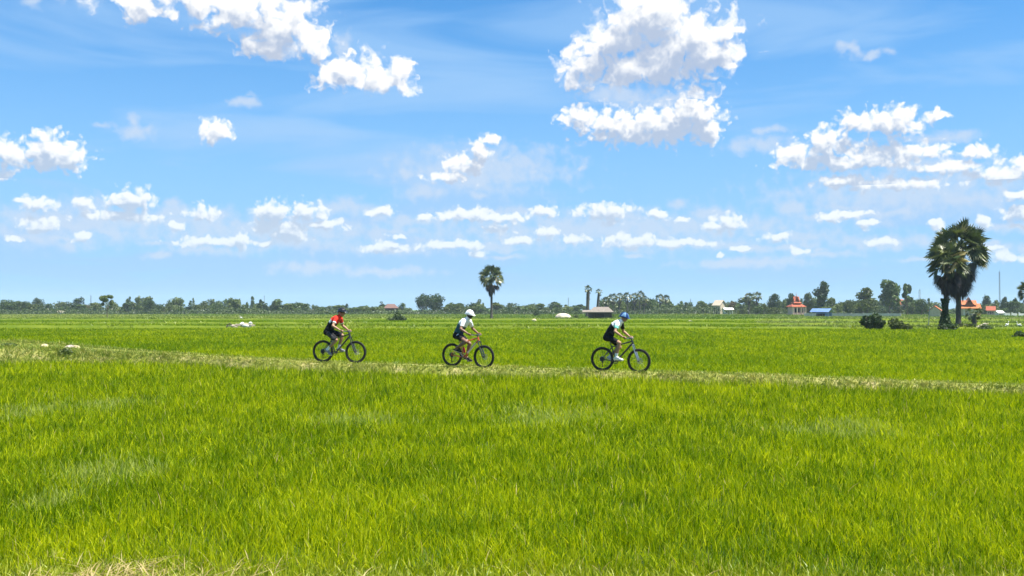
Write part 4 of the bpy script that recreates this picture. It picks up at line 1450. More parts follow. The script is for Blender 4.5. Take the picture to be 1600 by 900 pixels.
def rand_blobs(kind, r):
    """clumps for a tree of height 1 (crown half width about 0.5)"""
    out = []
    if kind == "broad":
        for i in range(13):
            a = r.uniform(0, 6.28); q = r.uniform(0, 0.36)
            z = r.uniform(0.30, 0.86) - 0.35 * q
            s = r.uniform(0.13, 0.22)
            out.append((q * math.cos(a), q * math.sin(a), z, s, s, s * 0.85))
    elif kind == "tall":
        for i in range(14):
            z = r.uniform(0.28, 0.93); q = r.uniform(0, 0.17) * (1.15 - abs(z - 0.6)); a = r.uniform(0, 6.28)
            s = r.uniform(0.08, 0.14)
            out.append((q * math.cos(a), q * math.sin(a), z, s, s, s))
    elif kind == "cone":
        for i in range(18):
            z = r.uniform(0.12, 0.95); q = (1.0 - z) * 0.40 * r.uniform(0.2, 1); a = r.uniform(0, 6.28)
            s = 0.06 + 0.13 * (1 - z)
            out.append((q * math.cos(a), q * math.sin(a), z, s, s, s * 1.1))
    elif kind == "open":
        for i in range(10):
            z = r.uniform(0.45, 0.92); q = r.uniform(0.05, 0.36); a = r.uniform(0, 6.28)
            s = r.uniform(0.07, 0.14)
            out.append((q * math.cos(a), q * math.sin(a), z, s, s, s * 0.7))
    elif kind == "round":
        for i in range(16):
            a = r.uniform(0, 6.28); th = r.uniform(-1.25, 1.4); q = 0.30
            out.append((q * math.cos(a) * math.cos(th), q * math.sin(a) * math.cos(th), 0.58 + 0.26 * math.sin(th), 0.17, 0.17, 0.15))
        out.append((0, 0, 0.48, 0.3, 0.3, 0.36))
    elif kind == "shrub":
        for i in range(12):
            a = r.uniform(0, 6.28); q = r.uniform(0, 0.55); z = r.uniform(0.15, 0.72) * (1 - 0.5 * q)
            s = r.uniform(0.12, 0.34)
            out.append((q * math.cos(a), q * math.sin(a), z, s, s, s * 0.9))
    return out


def trunk_mesh(kind, r, blobs):
    mb = MB()
    top = {"broad": 0.62, "tall": 0.85, "cone": 0.9, "open": 0.62, "round": 0.6, "shrub": 0.4}[kind]
    rb = {"broad": 0.030, "tall": 0.016, "cone": 0.022, "open": 0.018, "round": 0.03, "shrub": 0.03}[kind]
    pts = [Vector((r.normal(0, 0.012) * i, r.normal(0, 0.012) * i, top * i / 5 - (0.02 if i == 0 else 0))) for i in range(6)]
    mb.tube(pts, [rb * (1.25 if i == 0 else 1 - 0.13 * i) for i in range(6)], 8)
    for b in blobs[:8]:
        s = pts[r.integers(2, 5)]; e = Vector(b[:3])
        mid = s.lerp(e, 0.5) + Vector((0, 0, -0.03))
        mb.tube([s, mid, e], [rb * 0.5, rb * 0.35, rb * 0.12], 5)
    return mb.mesh("trunk", m_bark, smooth=True)


PROTO = {}


def proto(kind, pal, var, nleaf=900, size=0.035):
    key = (kind, pal, var)
    if key not in PROTO:
        r = np.random.default_rng(1000 + 37 * var + sum(map(ord, kind)) * 3)
        b = rand_blobs(kind, r)
        PROTO[key] = (crown_mesh("crown", b, nleaf, size, pal, 50 + var, 0.12 if kind in ("round", "cone") else 0.25), trunk_mesh(kind, r, b))
    return PROTO[key]


def tree(px, top_py, width_px, base_py=None, Y=None, kind="broad", pal="mid", var=0, label=None, group=None, name="tree", cat="tree", nleaf=900, size=0.035, zb=None):
    if Y is None:
        Y = ground_pt(px, base_py).y
    p = at_dist(px, Y)
    z = float(ground_z(p.x, p.y)) if zb is None else zb
    hgt = max(0.3, height_at(top_py, Y) - z)
    halfw = {"broad": 0.53, "tall": 0.26, "cone": 0.40, "open": 0.44, "round": 0.46, "shrub": 0.80}[kind]
    wid = width_px / F * Y / 2 / halfw
    o = empty(name, (p.x, p.y, z - 0.05), random.uniform(0, 6.28), label, cat, group)
    cm, tm = proto(kind, pal, var, nleaf, size)
    for nm, me in (("trunk", tm), ("crown", cm)):
        c = link(nm, me, o); c.scale = (wid, wid, hgt)
    return o


# --- fan palms (palmyra)
m_frond = leaf_mat("palm_frond", trans=0.2, gloss=0.07, rough=0.4, warm=(1.05, 1.05, 0.7))


def fan_palm_crown(center, R0, n_live, n_dead, seed, dead_drop=1.0, up_bias=0.0):
    r = np.random.default_rng(seed)
    V, Q, C = [], [], []

    def frond(d, pet, rad, col, droop, dead=False):
        d = Vector(d).normalized()
        side = d.cross(Vector((0, 0, 1)))
        if side.length < 0.1: side = Vector((1, 0, 0))
        side.normalize()
        nrm = side.cross(d).normalized()
        roll = r.uniform(-1.3, 1.3)
        side, nrm = side * math.cos(roll) + nrm * math.sin(roll), nrm * math.cos(roll) - side * math.sin(roll)
        base = center + d * 0.12 * R0
        hub = center + d * pet + Vector((0, 0, -droop * 0.25 * pet))
        fd = (d + Vector((0, 0, -r.uniform(0.1, 0.9))) * (0.4 if dead else max(0.06, min(1.0, 0.95 - 1.05 * d.z))) + Vector(r.normal(0, 0.15, 3))).normalized()
        b = len(V)
        V.extend([base - side * 0.04, base + side * 0.04, hub + side * 0.025, hub - side * 0.025]); C.extend([Vector(col) * 1.1] * 4)
        Q.append((b, b + 1, b + 2, b + 3))
        nseg = 17
        span = 2.25 if not dead else 1.3
        for k in range(nseg):
            a0 = -span + 2 * span * k / nseg; a1 = -span + 2 * span * (k + 1) / nseg; am = (a0 + a1) / 2
            rr = rad * (1 - 0.16 * abs(am) / span) * r.uniform(0.9, 1.05)

            def pt(a, q, fold):
                c = hub + (fd * math.cos(a) + side * math.sin(a)) * q + nrm * (fold + 0.25 * q * abs(math.sin(a)) ** 1.5)
                return c + Vector((0, 0, -droop * (q / rad) ** 2 * rad * 0.35))
            f = 0.05 * rad
            b = len(V)
            V.extend([hub, pt(a0, rr * 0.48, -f), pt(am, rr * 0.52, f), pt(a1, rr * 0.48, -f), pt(am, rr, 0)])
            cc = Vector(col) * r.uniform(0.8, 1.2)
            C.extend([cc] * 5)
            Q.append((b, b + 1, b + 4, b + 2)); Q.append((b, b + 2, b + 4, b + 3))

    for i in range(n_live):
        t = (i + 0.5) / n_live
        el_ = math.asin(np.clip(1 - 1.55 * t + up_bias, -0.75, 1)); az_ = i * 2.39996 + r.normal(0, 0.2)
        dd = Vector((math.cos(az_) * math.cos(el_), math.sin(az_) * math.cos(el_), math.sin(el_)))
        g = r.random()
        col = Vector((0.032, 0.060, 0.014)).lerp(Vector((0.15, 0.18, 0.055)), g)
        if r.random() < 0.10: col = Vector((0.28, 0.25, 0.11))
        frond(dd, R0 * r.uniform(0.50, 0.66), R0 * r.uniform(0.34, 0.44), col, 0.2 + 0.3 * (t > 0.5))
    for i in range(n_dead):
        t = (i + 0.5) / n_dead
        az_ = i * 2.39996 + r.normal(0, 0.3)
        drop = t * dead_drop
        c0 = Vector(center)
        el_ = R(-48 - 34 * t + r.normal(0, 5))
        dd = Vector((math.cos(az_) * math.cos(el_), math.sin(az_) * math.cos(el_), math.sin(el_)))
        col = Vector((0.035, 0.026, 0.018)).lerp(Vector((0.15, 0.105, 0.06)), r.random() ** 2)
        center = c0 + Vector((0, 0, -drop))
        frond(dd, R0 * r.uniform(0.40, 0.55), R0 * r.uniform(0.38, 0.5), col, 0.9, True)
        center = c0
    return np.array([tuple(v) for v in V]), np.array(Q), np.array([tuple(c) for c in C])


def palm(px, base_py, crown_py, crown_r_px, label, seed, n_live=46, n_dead=20, dead_drop=0.8, lean_px=0, trunk_r=0.22, group=None, Y=None, up_bias=0.0, dead_group=True):
    Y = Y or ground_pt(px, base_py).y
    p = at_dist(px, Y); z = float(ground_z(p.x, p.y))
    cz = height_at(crown_py, Y) - z
    R0 = crown_r_px / F * Y
    o = empty("fan_palm", (p.x, p.y, z - 0.05), 0, label, "palm tree", group)
    top = Vector((lean_px / F * Y, 0, cz))
    mb = MB()
    n = 26
    rr = np.random.default_rng(seed)
    pts = [Vector((top.x * (i / n) ** 1.5 + rr.normal(0, 0.006), rr.normal(0, 0.006), (cz - 0.1) * i / n)) for i in range(n + 1)]
    rad = [trunk_r * (1.35 - 0.35 * min(1, i / 4)) * (1 + 0.05 * (i % 2)) * (1 - 0.18 * i / n) for i in range(n + 1)]
    mb.tube(pts, rad, 14)
    mb.build("trunk", m_palmbark, o, smooth=True)
    V, Q, C = fan_palm_crown(top, R0, n_live, 0, seed, 0, up_bias)
    link("crown", np_mesh("crown", V, [Q], m_frond, C), o)
    if n_dead:
        V, Q, C = fan_palm_crown(top + Vector((0, 0, -0.1 * R0)), R0 * 0.9, 0, n_dead, seed + 5, dead_drop)
        link("dead_frond_skirt", np_mesh("dead_frond_skirt", V, [Q], m_frond, C), o)
    return o


palm(768, 498, 432, 23, "lone fan palm with round crown standing behind the rider in white helmet", 3, n_live=44, n_dead=16, dead_drop=0.9, trunk_r=0.27)
palm(1497, 514, 386, 51, "big right-hand fan palm of the pair, bare dark trunk and tallest crown", 5, n_live=70, n_dead=44, dead_drop=2.3, lean_px=4, trunk_r=0.27)
palm(1477, 516, 408, 38, "shorter left-hand fan palm of the pair, trunk wrapped in green vines", 9, n_live=50, n_dead=36, dead_drop=1.2, lean_px=4, trunk_r=0.27)
palm(1608, 506, 455, 21, "fan palm cut off by the right edge of the view, behind the big pair", 12, n_live=40, n_dead=8, dead_drop=0.3, trunk_r=0.25)
palm(918, 495, 452, 8, "ragged palm with a tufted top, left of the two beside the thatched hut", 14, n_live=16, n_dead=10, dead_drop=3.2, trunk_r=0.5, up_bias=0.12, lean_px=1)
palm(933, 495, 456, 7, "lopsided smaller palm growing behind the roof of the thatched hut", 16, n_live=12, n_dead=4, dead_drop=1.5, trunk_r=0.4, up_bias=0.12, lean_px=3)
palm(1522, 511, 487, 16, "young short fan palm with drooping leaves right of the big pair", 18, n_live=16, n_dead=4, dead_drop=0.3, trunk_r=0.28, up_bias=-0.35)
palm(1031, 491, 466, 9, "heart-shaped palm crown, left half, above the tree line right of the blue-helmet rider", 20, n_live=26, n_dead=4, dead_drop=0.6, trunk_r=0.3, Y=470)
palm(1040, 491, 467, 9, "heart-shaped palm crown, right half, above the tree line right of the blue-helmet rider", 21, n_live=26, n_dead=4, dead_drop=0.6, trunk_r=0.3, Y=474)
palm(1170, 491, 464, 9, "left of two palms close together at the left end of the temple grove", 22, n_live=26, n_dead=8, dead_drop=1.2, trunk_r=0.3, Y=420)
palm(1182, 491, 463, 10, "right of two palms close together at the left end of the temple grove", 23, n_live=26, n_dead=8, dead_drop=1.2, trunk_r=0.3, Y=424)
for i, (px, py) in enumerate(((948, 470), (958, 465), (968, 464), (980, 463), (991, 464), (1000, 461), (1006, 468))):
    palm(px, 491, py, 9, "palm in the dense dark grove behind the thatched hut and the blue-helmet rider", 30 + i, n_live=24, n_dead=8, dead_drop=1.0, trunk_r=0.3, Y=430 + 6 * (i % 3), group="palms in the grove behind the hut")

# vines on the left trunk of the pair
pv_ = ground_pt(1477, 516)
r_ = np.random.default_rng(77)
n_ = 2600
zz_ = r_.uniform(0, 3.3, n_) ** 1.0; aa_ = r_.uniform(0, 6.28, n_)
rad_ = 0.26 + 0.42 * np.exp(-zz_ / 0.5) + 0.13 * r_.random(n_) + 0.12 * np.sin(zz_ * 2.1)
P_ = np.stack([np.cos(aa_) * rad_, np.sin(aa_) * rad_, zz_], -1)
t_ = r_.random(n_)
V_, q_, c_ = leaf_cards(P_, np.stack([np.cos(aa_), np.sin(aa_), 0.3 + 0 * aa_], -1), np.full(n_, 0.11), lerp((0.016, 0.04, 0.010), (0.05, 0.10, 0.025), t_), r_)
link("climbing_vine", np_mesh("climbing_vine", V_, [q_], m_leaf, c_), label="dark green vine climbing the left trunk of the palm pair", cat="vine", loc=(pv_.x, pv_.y, float(ground_z(pv_.x, pv_.y))))

# --- bushes in the fields
BUSH = [
    (1367, 487, 48, 517, "dark", "large dark rounded bush left of the palm pair", 3200, 0.085),
    (1406, 494, 38, 518, "olive", "smaller olive bush beside the large dark bush", 2400, 0.085),
    (622, 485, 38, 502, "mid", "dark bush on the rough mound behind the gap of the first two riders", 1000, 0.08),
    (838, 482, 13, 494, "dark", "small round bush at the foot of the tree line right of the lone palm", 500, 0.09),
    (1478, 499, 40, 518, "dark", "dark undergrowth heaped round the foot of the palm pair", 1200, 0.08),
    (1512, 501, 44, 516, "olive", "low weedy shrub between the palm pair and the young palm", 1100, 0.08),
    (1540, 504, 36, 517, "mid", "low weeds right of the young palm beside the timber pile", 900, 0.08),
    (1592, 514, 34, 528, "dark", "low dark leaf clump added in place of a shadow at the right edge of the field", 800, 0.09),  # dark leaf clump added to stand in for a shadow on the field
    (104, 546, 24, 556, "light", "small leafy shrub below the stone on the left bank", 700, 0.10),
    (16, 547, 34, 562, "light", "pale weedy shrub at the left end of the bank", 800, 0.09),
    (955, 489, 16, 497, "light", "pale green shrub right of the thatched hut", 600, 0.08),
    (900, 488, 14, 497, "light", "pale green shrub left of the thatched hut", 600, 0.08),
]
for i, (px, top, w, base, pal, lab, nl, sz) in enumerate(BUSH):
    if base > 530:
        X = (px - 800) / F * 36.0; Y = float(path_y(X)) - (1.5 if px > 60 else 1.2); X = (px - 800) / F * Y
        zb = float(path_surface(X, Y)); zb = zb if zb > -5 else float(ground_z(X, Y))
        o = tree(px, top, w, None, Y, "shrub", pal, 10 + i, lab, None, "bush", "bush", nl, sz, zb)
    else:
        o = tree(px, top, w, base, None, "shrub", pal, 10 + i, lab, None, "bush", "bush", nl, sz)

# --- trees one can tell apart: (px, top, width, Y, kind, palette, label)
NAMED = [
    (168, 459, 24, 262, "open", "light", "spindly tree with a flat spreading top standing out in the left field"),
    (60, 464, 20, 480, "round", "dark", "dark round-headed tree with a leaning trunk, far left"),
    (122, 464, 19, 470, "tall", "dark", "dark upright tree left of the spindly field tree"),
    (10, 467, 34, 450, "broad", "mid", "broad low tree at the left edge of the tree line"),
    (32, 468, 26, 452, "broad", "mid", "rounded tree second from the left edge of the tree line"),
    (133, 474, 16, 500, "broad", "brown", "small tree with pinkish brown leaves left of the thin mast"),
    (152, 472, 28, 460, "broad", "olive", "olive tree behind the left side of the spindly field tree"),
    (232, 466, 26, 450, "broad", "dark", "very dark dense tree with an overhanging crown in the left tree line"),
    (200, 462, 12, 470, "open", "mid", "thin tree with two sprouting tops left of the very dark tree"),
    (216, 462, 11, 465, "tall", "light", "pale slender tree just left of the very dark tree"),
    (276, 463, 30, 455, "broad", "light", "large pale green rounded tree right of the very dark tree"),
    (361, 464, 14, 470, "tall", "mid", "narrow pointed tree above the pale heap in the field"),
    (407, 467, 19, 470, "open", "dark", "dark tree with two bushy heads left of the red rider"),
    (432, 468, 20, 470, "tall", "mid", "tall blunt tree between the two-headed tree and the red rider"),
    (597, 471, 13, 480, "tall", "dark", "small dark egg-shaped tree left of the brown roof"),
    (629, 470, 20, 490, "broad", "mid", "airy tree just left of the brown roof"),
    (660, 458, 28, 455, "round", "dark", "great dark tree left of the lone palm, left crown of two"),
    (680, 457, 32, 458, "round", "dark", "great dark tree left of the lone palm, right crown of two"),
    (747, 467, 12, 490, "tall", "mid", "slim feathery tree just left of the lone palm"),
    (1066, 471, 14, 480, "broad", "mid", "rounded tree right of the heart-shaped palm crowns"),
    (1143, 471, 14, 440, "tall", "brown", "reddish brown tree right of the tan gable roof"),
    (1210, 458, 24, 420, "round", "dark", "dense round tree left of the red pagoda roof"),
    (1236, 457, 14, 440, "round", "dark", "small round treetop directly behind the red pagoda"),
    (1283, 440, 24, 400, "tall", "dark", "tall dark columnar tree right of the red pagoda"),
    (1264, 456, 20, 405, "round", "olive", "bulging tree at the left side of the tall columnar tree"),
    (1292, 476, 30, 380, "broad", "light", "pale spreading tree above the blue roof"),
    (1328, 467, 34, 370, "broad", "olive", "low olive tree left of the conical tree"),
    (1354, 447, 54, 380, "cone", "olive", "wide conical tree between the blue roof and the tallest tree"),
    (1391, 429, 34, 380, "tall", "mid", "tallest tree of the right grove, with two bulging heads"),
    (1417, 440, 28, 384, "open", "mid", "airy round-topped tree right of the tallest tree"),
    (1440, 463, 32, 380, "broad", "mid", "bushy tree behind the left side of the palm pair"),
    (1570, 462, 22, 420, "cone", "dark", "dark conical tree under the tall radio mast at the right"),
    (1587, 465, 24, 420, "cone", "mid", "second conical tree right of the tall radio mast"),
    (1540, 463, 18, 440, "tall", "mid", "slim tree just right of the orange temple roof"),
]
for i, (px, top, w, Y, kind, pal, lab) in enumerate(NAMED):
    near = Y < 400
    tree(px, top, w, None, Y, kind, pal, 100 + i, lab, nleaf=2600 if Y < 462 else 1600, size=0.036 if kind != "open" else 0.042)

# --- the rest of the tree line, told apart only by the stretch of field they stand behind
STRETCH = [
    (-30, 150, 26, 470, 483, "far grey-green tree filling the tree line at the far left", "trees at the far left of the tree line"),
    (176, 395, 44, 465, 481, "tree of the continuous leafy row behind the pale heap", "trees in the row behind the pale heap"),
    (395, 480, 20, 471, 483, "far tree in the low row left of the red rider", "trees in the low row left of the red rider"),
    (488, 640, 32, 476, 486, "tiny far tree in the row between red rider and great dark tree", "trees between the red rider and the great dark tree"),
    (696, 760, 15, 471, 479, "far tree behind the rider in white helmet", "trees behind the rider in white helmet"),
    (772, 915, 32, 473, 485, "far hazy tree in the row between lone palm and thatched hut", "trees between the lone palm and the thatched hut"),
    (940, 1025, 22, 464, 478, "leafy tree packed under the dark palm grove behind the hut", "trees under the palm grove"),
    (1015, 1165, 40, 470, 481, "bushy tree in the row right of the blue-helmet rider", "trees right of the blue-helmet rider"),
    (1160, 1300, 36, 464, 482, "leafy tree in the grove around the red pagoda", "trees around the red pagoda"),
    (1296, 1460, 34, 464, 482, "leafy tree in the grove left of the palm pair", "trees left of the palm pair"),
    (1500, 1630, 30, 470, 483, "far tree behind the orange temple and the mast", "trees behind the orange temple"),
]
kinds = ["broad", "round", "tall", "broad", "cone", "broad"]
pals = ["mid", "dark", "olive", "mid", "light", "light", "olive"]
R2 = random.Random(5)
for (x0, x1, n, t0, t1, lab, grp_) in STRETCH:
    for k in range(n):
        px = x0 + (x1 - x0) * (k + R2.uniform(0.1, 0.9)) / n
        rowb = k % 2
        Y = (R2.uniform(440, 500) if rowb == 0 else R2.uniform(520, 620)) * (0.92 if x0 > 1150 else 1)
        kd = R2.choice(kinds)
        top = R2.uniform(t0 - 2, t1 - 2) + (0 if rowb else 1.5)
        w = R2.uniform(15, 26) * (1.25 if kd in ("broad", "round") else 0.85)
        tree(px, top, w, None, Y, kd, R2.choice(pals), R2.randrange(3), lab, grp_, nleaf=900, size=0.055)

# --- shrubs and hedges at the foot of the tree line: one continuous belt
n_ = 44000
X_ = rng.uniform(-0.54, 0.54, n_); Yb = rng.uniform(415, 520, n_); X_ = X_ * Yb
hh = 3.0 * np.clip(fbm(N1, X_ * 0.06, Yb * 0.03, 3) * 1.7 - 0.35, 0.12, 1.2)
keep_ = np.ones(n_, bool)
Zb = ground_z(X_, Yb) + hh * rng.random(n_) ** 0.7
t_ = np.clip(fbm(N2, X_ * 0.08, Yb * 0.08, 2) + rng.normal(0, 0.2, n_), 0, 1)
V_, q_, c_ = leaf_cards(np.stack([X_, Yb, Zb], -1), np.tile([0, -0.4, 0.8], (n_, 1)), np.full(n_, 0.42), lerp((0.016, 0.036, 0.009), (0.065, 0.095, 0.022), t_), rng)
link("undergrowth", np_mesh("undergrowth", V_, [q_], m_leaf, c_), label="continuous belt of shrubs along the foot of the tree line", cat="undergrowth", kind="stuff")
# ------------------------------------------------------------------ buildings and small things
m_thatch = mat("weathered_thatch", (0.27, 0.235, 0.20), rough=0.95, scale=3, color2=(0.15, 0.125, 0.10), bump=0.5)
m_wood = mat("dark_weathered_wood", (0.07, 0.055, 0.045), rough=0.9, scale=5, noise=0.4)
m_redroof = mat("red_temple_tile", (0.40, 0.105, 0.05), rough=0.7, scale=2.5, color2=(0.30, 0.065, 0.03))
m_orange = mat("orange_temple_tile", (0.46, 0.16, 0.05), rough=0.7, scale=2.5, color2=(0.36, 0.10, 0.03))
m_pinkwall = mat("pinkish_plaster", (0.52, 0.36, 0.30), rough=0.9, scale=2, noise=0.2)
m_cream = mat("cream_plaster", (0.52, 0.43, 0.31), rough=0.9, scale=2, noise=0.2)
m_whitewall = mat("whitewash", (0.72, 0.70, 0.66), rough=0.9, scale=2, noise=0.15)
m_dark = mat("dark_opening", (0.015, 0.015, 0.017), rough=0.9)
m_blue = mat("blue_sheet_metal", (0.16, 0.26, 0.46), rough=0.4, scale=1.5, noise=0.2, metal=0.2)
m_brownroof = mat("brown_roof_tile", (0.15, 0.085, 0.07), rough=0.8, scale=4, noise=0.3)
m_conc = mat("pale_concrete", (0.50, 0.46, 0.42), rough=0.9, scale=1.2, noise=0.25)
m_steel = mat("galvanised_steel", (0.22, 0.24, 0.27), rough=0.5, metal=0.5)
m_stone = mat("pale_stone", (0.62, 0.52, 0.42), rough=0.9, scale=5, color2=(0.32, 0.26, 0.21), bump=0.8)
m_yelstone = mat("yellowish_stone", (0.66, 0.56, 0.30), rough=0.9, scale=6, noise=0.25, bump=0.6)
m_straw = mat("bleached_straw", (0.66, 0.58, 0.46), rough=0.95, scale=4, color2=(0.46, 0.37, 0.26), bump=0.8)


def gable(mb, w, d, z0, z1, over=0.0, th=0.08, curve=0.0, n=1):
    """a pitched roof along x; eaves at z0, ridge at z1"""
    for s in (-1, 1):
        ys = [s * (d / 2 + over) * (1 - i / n) for i in range(n + 1)]
        zs = [z0 + (z1 - z0) * (i / n) ** (1 + curve) for i in range(n + 1)]
        x = w / 2 + over
        top = []; 
        for yy, z in zip(ys, zs): top += [(-x, yy, z + th), (x, yy, z + th)]
        bot = [(a, b, c - th) for a, b, c in top]
        m = len(top)
        vs = top + bot; fs = []
        for i in range(n):
            a = 2 * i
            fs += [(a, a + 1, a + 3, a + 2), (m + a, m + a + 2, m + a + 3, m + a + 1), (a, a + 2, m + a + 2, m + a), (a + 1, m + a + 1, m + a + 3, a + 3)]
        fs += [(0, m, m + 1, 1)]
        mb.add(vs, fs)


def gable_wall(mb, w, d, z0, z1, x):
    t = 0.06 if x < 0 else -0.06
    vs = [(x, -d / 2, z0), (x, d / 2, z0), (x, 0, z1), (x + t, -d / 2, z0), (x + t, d / 2, z0), (x + t, 0, z1)]
    mb.add(vs, [(0, 1, 2), (3, 5, 4), (0, 3, 4, 1), (1, 4, 5, 2), (2, 5, 3, 0)])


def hip(mb, w, d, z0, z1, ridge, th=0.1):
    x, y, r = w / 2, d / 2, ridge / 2
    vs = [(-x, -y, z0), (x, -y, z0), (x, y, z0), (-x, y, z0), (-r, 0, z1), (r, 0, z1)]
    vs += [(-x, -y, z0 - th), (x, -y, z0 - th), (x, y, z0 - th), (-x, y, z0 - th)]
    mb.add(vs, [(0, 1, 5, 4), (1, 2, 5), (2, 3, 4, 5), (3, 0, 4), (6, 9, 8, 7), (0, 6, 7, 1), (1, 7, 8, 2), (2, 8, 9, 3), (3, 9, 6, 0)])


def site(px, Y, name, label, cat, rz=0.0, zb=None, group=None):
    p = at_dist(px, Y)
    return empty(name, (p.x, p.y, float(ground_z(p.x, p.y)) if zb is None else zb), rz, label, cat, group), Y / F


# thatched hut, open-sided, beside the worn palms
h, u = site(937, 245, "hut", "open-sided thatched hut with grey-brown roof left of the blue-helmet rider", "hut", R(-6))
w, d = 41 * u, 3.4
mb = MB(); hip(mb, w * 0.95, d + 0.7, 1.55, 2.75, w * 0.55, 0.16); rf = mb.build("roof", m_thatch, h)
rf.location.x = 0.35
mb = MB(); gable(mb, 14 * u, 2.6, 1.45, 1.9, 0.15, 0.12); lo = mb.build("lean_to_roof", m_thatch, h); lo.location = (-w * 0.46, -0.5, -0.02)
for sx in (-0.44, -0.16, 0.14, 0.42):
    for sy in (-1, 1):
        mb = MB(); mb.tube([(sx * w + 0.2, sy * d * 0.44, -0.2), (sx * w + 0.2, sy * d * 0.44, 1.72)], 0.07, 8); mb.build("post", m_wood, h)
mb = MB(); mb.box((0.2, d * 0.36, 0.75), (w * 0.84, 0.06, 1.5)); mb.box((-w * 0.22, 0.1, 0.7), (0.06, d * 0.5, 1.4)); mb.box((-w * 0.22 - 0.7, -d * 0.3, 0.72), (1.3, 0.06, 1.36)); mb.box((w * 0.3, -d * 0.35, 0.55), (w * 0.2, 0.06, 1.1)); mb.build("wall", m_wood, h)
mb = MB(); mb.box((0.3, 0.2, 0.5), (w * 0.5, d * 0.5, 0.09)); mb.build("platform", m_wood, h)

# pale mound of straw left of the hut
m, u = site(879, 262, "straw_heap", "pale rounded straw heap left of the thatched hut", "straw heap")
mb = MB()
n, L = 40, 9
vs = []; fs = []
for i in range(L):
    t = i / (L - 1)
    for k in range(n):
        a = 2 * math.pi * k / n
        rr = math.cos(t * math.pi / 2) ** 0.7 * (1 + 0.07 * math.sin(3 * a + 1) + 0.05 * math.sin(7 * a + t * 5))
        vs.append((rr * 2.05 * math.cos(a), rr * 1.3 * math.sin(a), -0.15 + 1.25 * math.sin(t * math.pi / 2) ** 0.9 * (1 + 0.06 * math.sin(2 * a))))
fs = [(i * n + k, i * n + (k + 1) % n, (i + 1) * n + (k + 1) % n, (i + 1) * n + k) for i in range(L - 1) for k in range(n)]
mb.add(vs, fs)
mb.build("straw_mound", m_straw, m, smooth=True)

# red pagoda
pg, u = site(1244, 395, "pagoda", "small pagoda with tiered red roof and spire among the trees", "pagoda", R(8))
W = 19 * u
mb = MB(); mb.box((0, 0, 1.65), (W, W, 3.3)); mb.box((0, 0, 0.25), (W + 1.0, W + 1.0, 0.5)); wl = mb.build("wall", m_pinkwall, pg)
mb = MB()
for x in (-0.27, 0.0, 0.27): mb.box((x * W, -W / 2 - 0.01, 1.75), (W * 0.16, 0.06, 1.7))
mb.build("doorway", m_dark, wl)
for x in (-0.5, -0.17, 0.17, 0.5):
    mb = MB(); mb.lathe((x * (W + 0.5), -W / 2 - 0.5, 0.4), [(0.2, 0), (0.16, 0.15), (0.15, 2.6), (0.22, 2.8)], 10); mb.build("column", m_cream, pg)
mb = MB(); hip(mb, 24 * u, 24 * u, 3.15, 4.5, 12 * u, 0.15); ro = mb.build("roof", m_redroof, pg)
mb = MB(); hip(mb, 13 * u, 13 * u, 4.6, 5.6, 5 * u, 0.12); mb.box((0, 0, 4.5), (11 * u, 11 * u, 0.5)); mb.build("upper_roof", m_redroof, ro)
mb = MB()
for s in (0, 1):
    M_ = Matrix.Rotation(s * math.pi / 2, 4, 'Z')
    t = MB(); gable(t, 9 * u, 6 * u, 5.3, 7.0, 0.1, 0.08, 0.3, 3)
    mb.add([M_ @ Vector(v) for v in t.v], t.f)
mb.build("crossed_gable", m_redroof, ro)
mb = MB(); mb.lathe((0, 0, 6.9), [(0.35, 0), (0.28, 0.25), (0.12, 0.5), (0.10, 0.9), (0.03, 1.6), (0.01, 1.9)], 10); mb.build("spire", m_redroof, ro)

# blue roofed shed
sh_, u = site(1284, 300, "shed", "open shed with a blue sheet-metal roof right of the pagoda", "shed", R(-38))
W = 27 * u
mb = MB(); gable(mb, W, 3.6, 1.35, 2.35, 0.35, 0.06); mb.build("roof", m_blue, sh_)
mb = MB(); mb.box((0, 1.6, 0.6), (W * 0.94, 0.08, 1.4)); mb.box((W * 0.35, 0, 0.55), (0.08, 3.2, 1.3)); mb.box((W * 0.4, -1.55, 0.5), (W * 0.2, 0.08, 1.2)); mb.build("wall", m_blue, sh_)
for x in (-0.47, -0.16, 0.16, 0.47):
    mb = MB(); mb.tube([(x * W, -1.6, -0.2), (x * W, -1.6, 1.45)], 0.06, 8); mb.build("post", m_steel, sh_)
mb = MB(); mb.box((-0.3, 0.3, 0.35), (W * 0.5, 1.2, 0.8)); mb.build("counter", m_wood, sh_)

# low concrete wall along the far field, right
a, b_ = at_dist(1255, 318), at_dist(1406, 300)
wl, u = site(1330, 309, "low_wall", "long low pale concrete wall in front of the right grove", "wall")
mb = MB()
L = (b_ - a).length; ang = math.atan2(b_.y - a.y, b_.x - a.x)
M3 = Matrix.Rotation(ang, 3, 'Z')
mb.box((0, 0, 0.40), (L, 0.2, 1.1), M3)
for k in range(9): mb.box(M3 @ Vector(((k / 8 - 0.5) * (L - 0.3), 0, 0.45)), (0.3, 0.3, 1.3), M3)
mb.build("wall_panel", m_conc, wl)

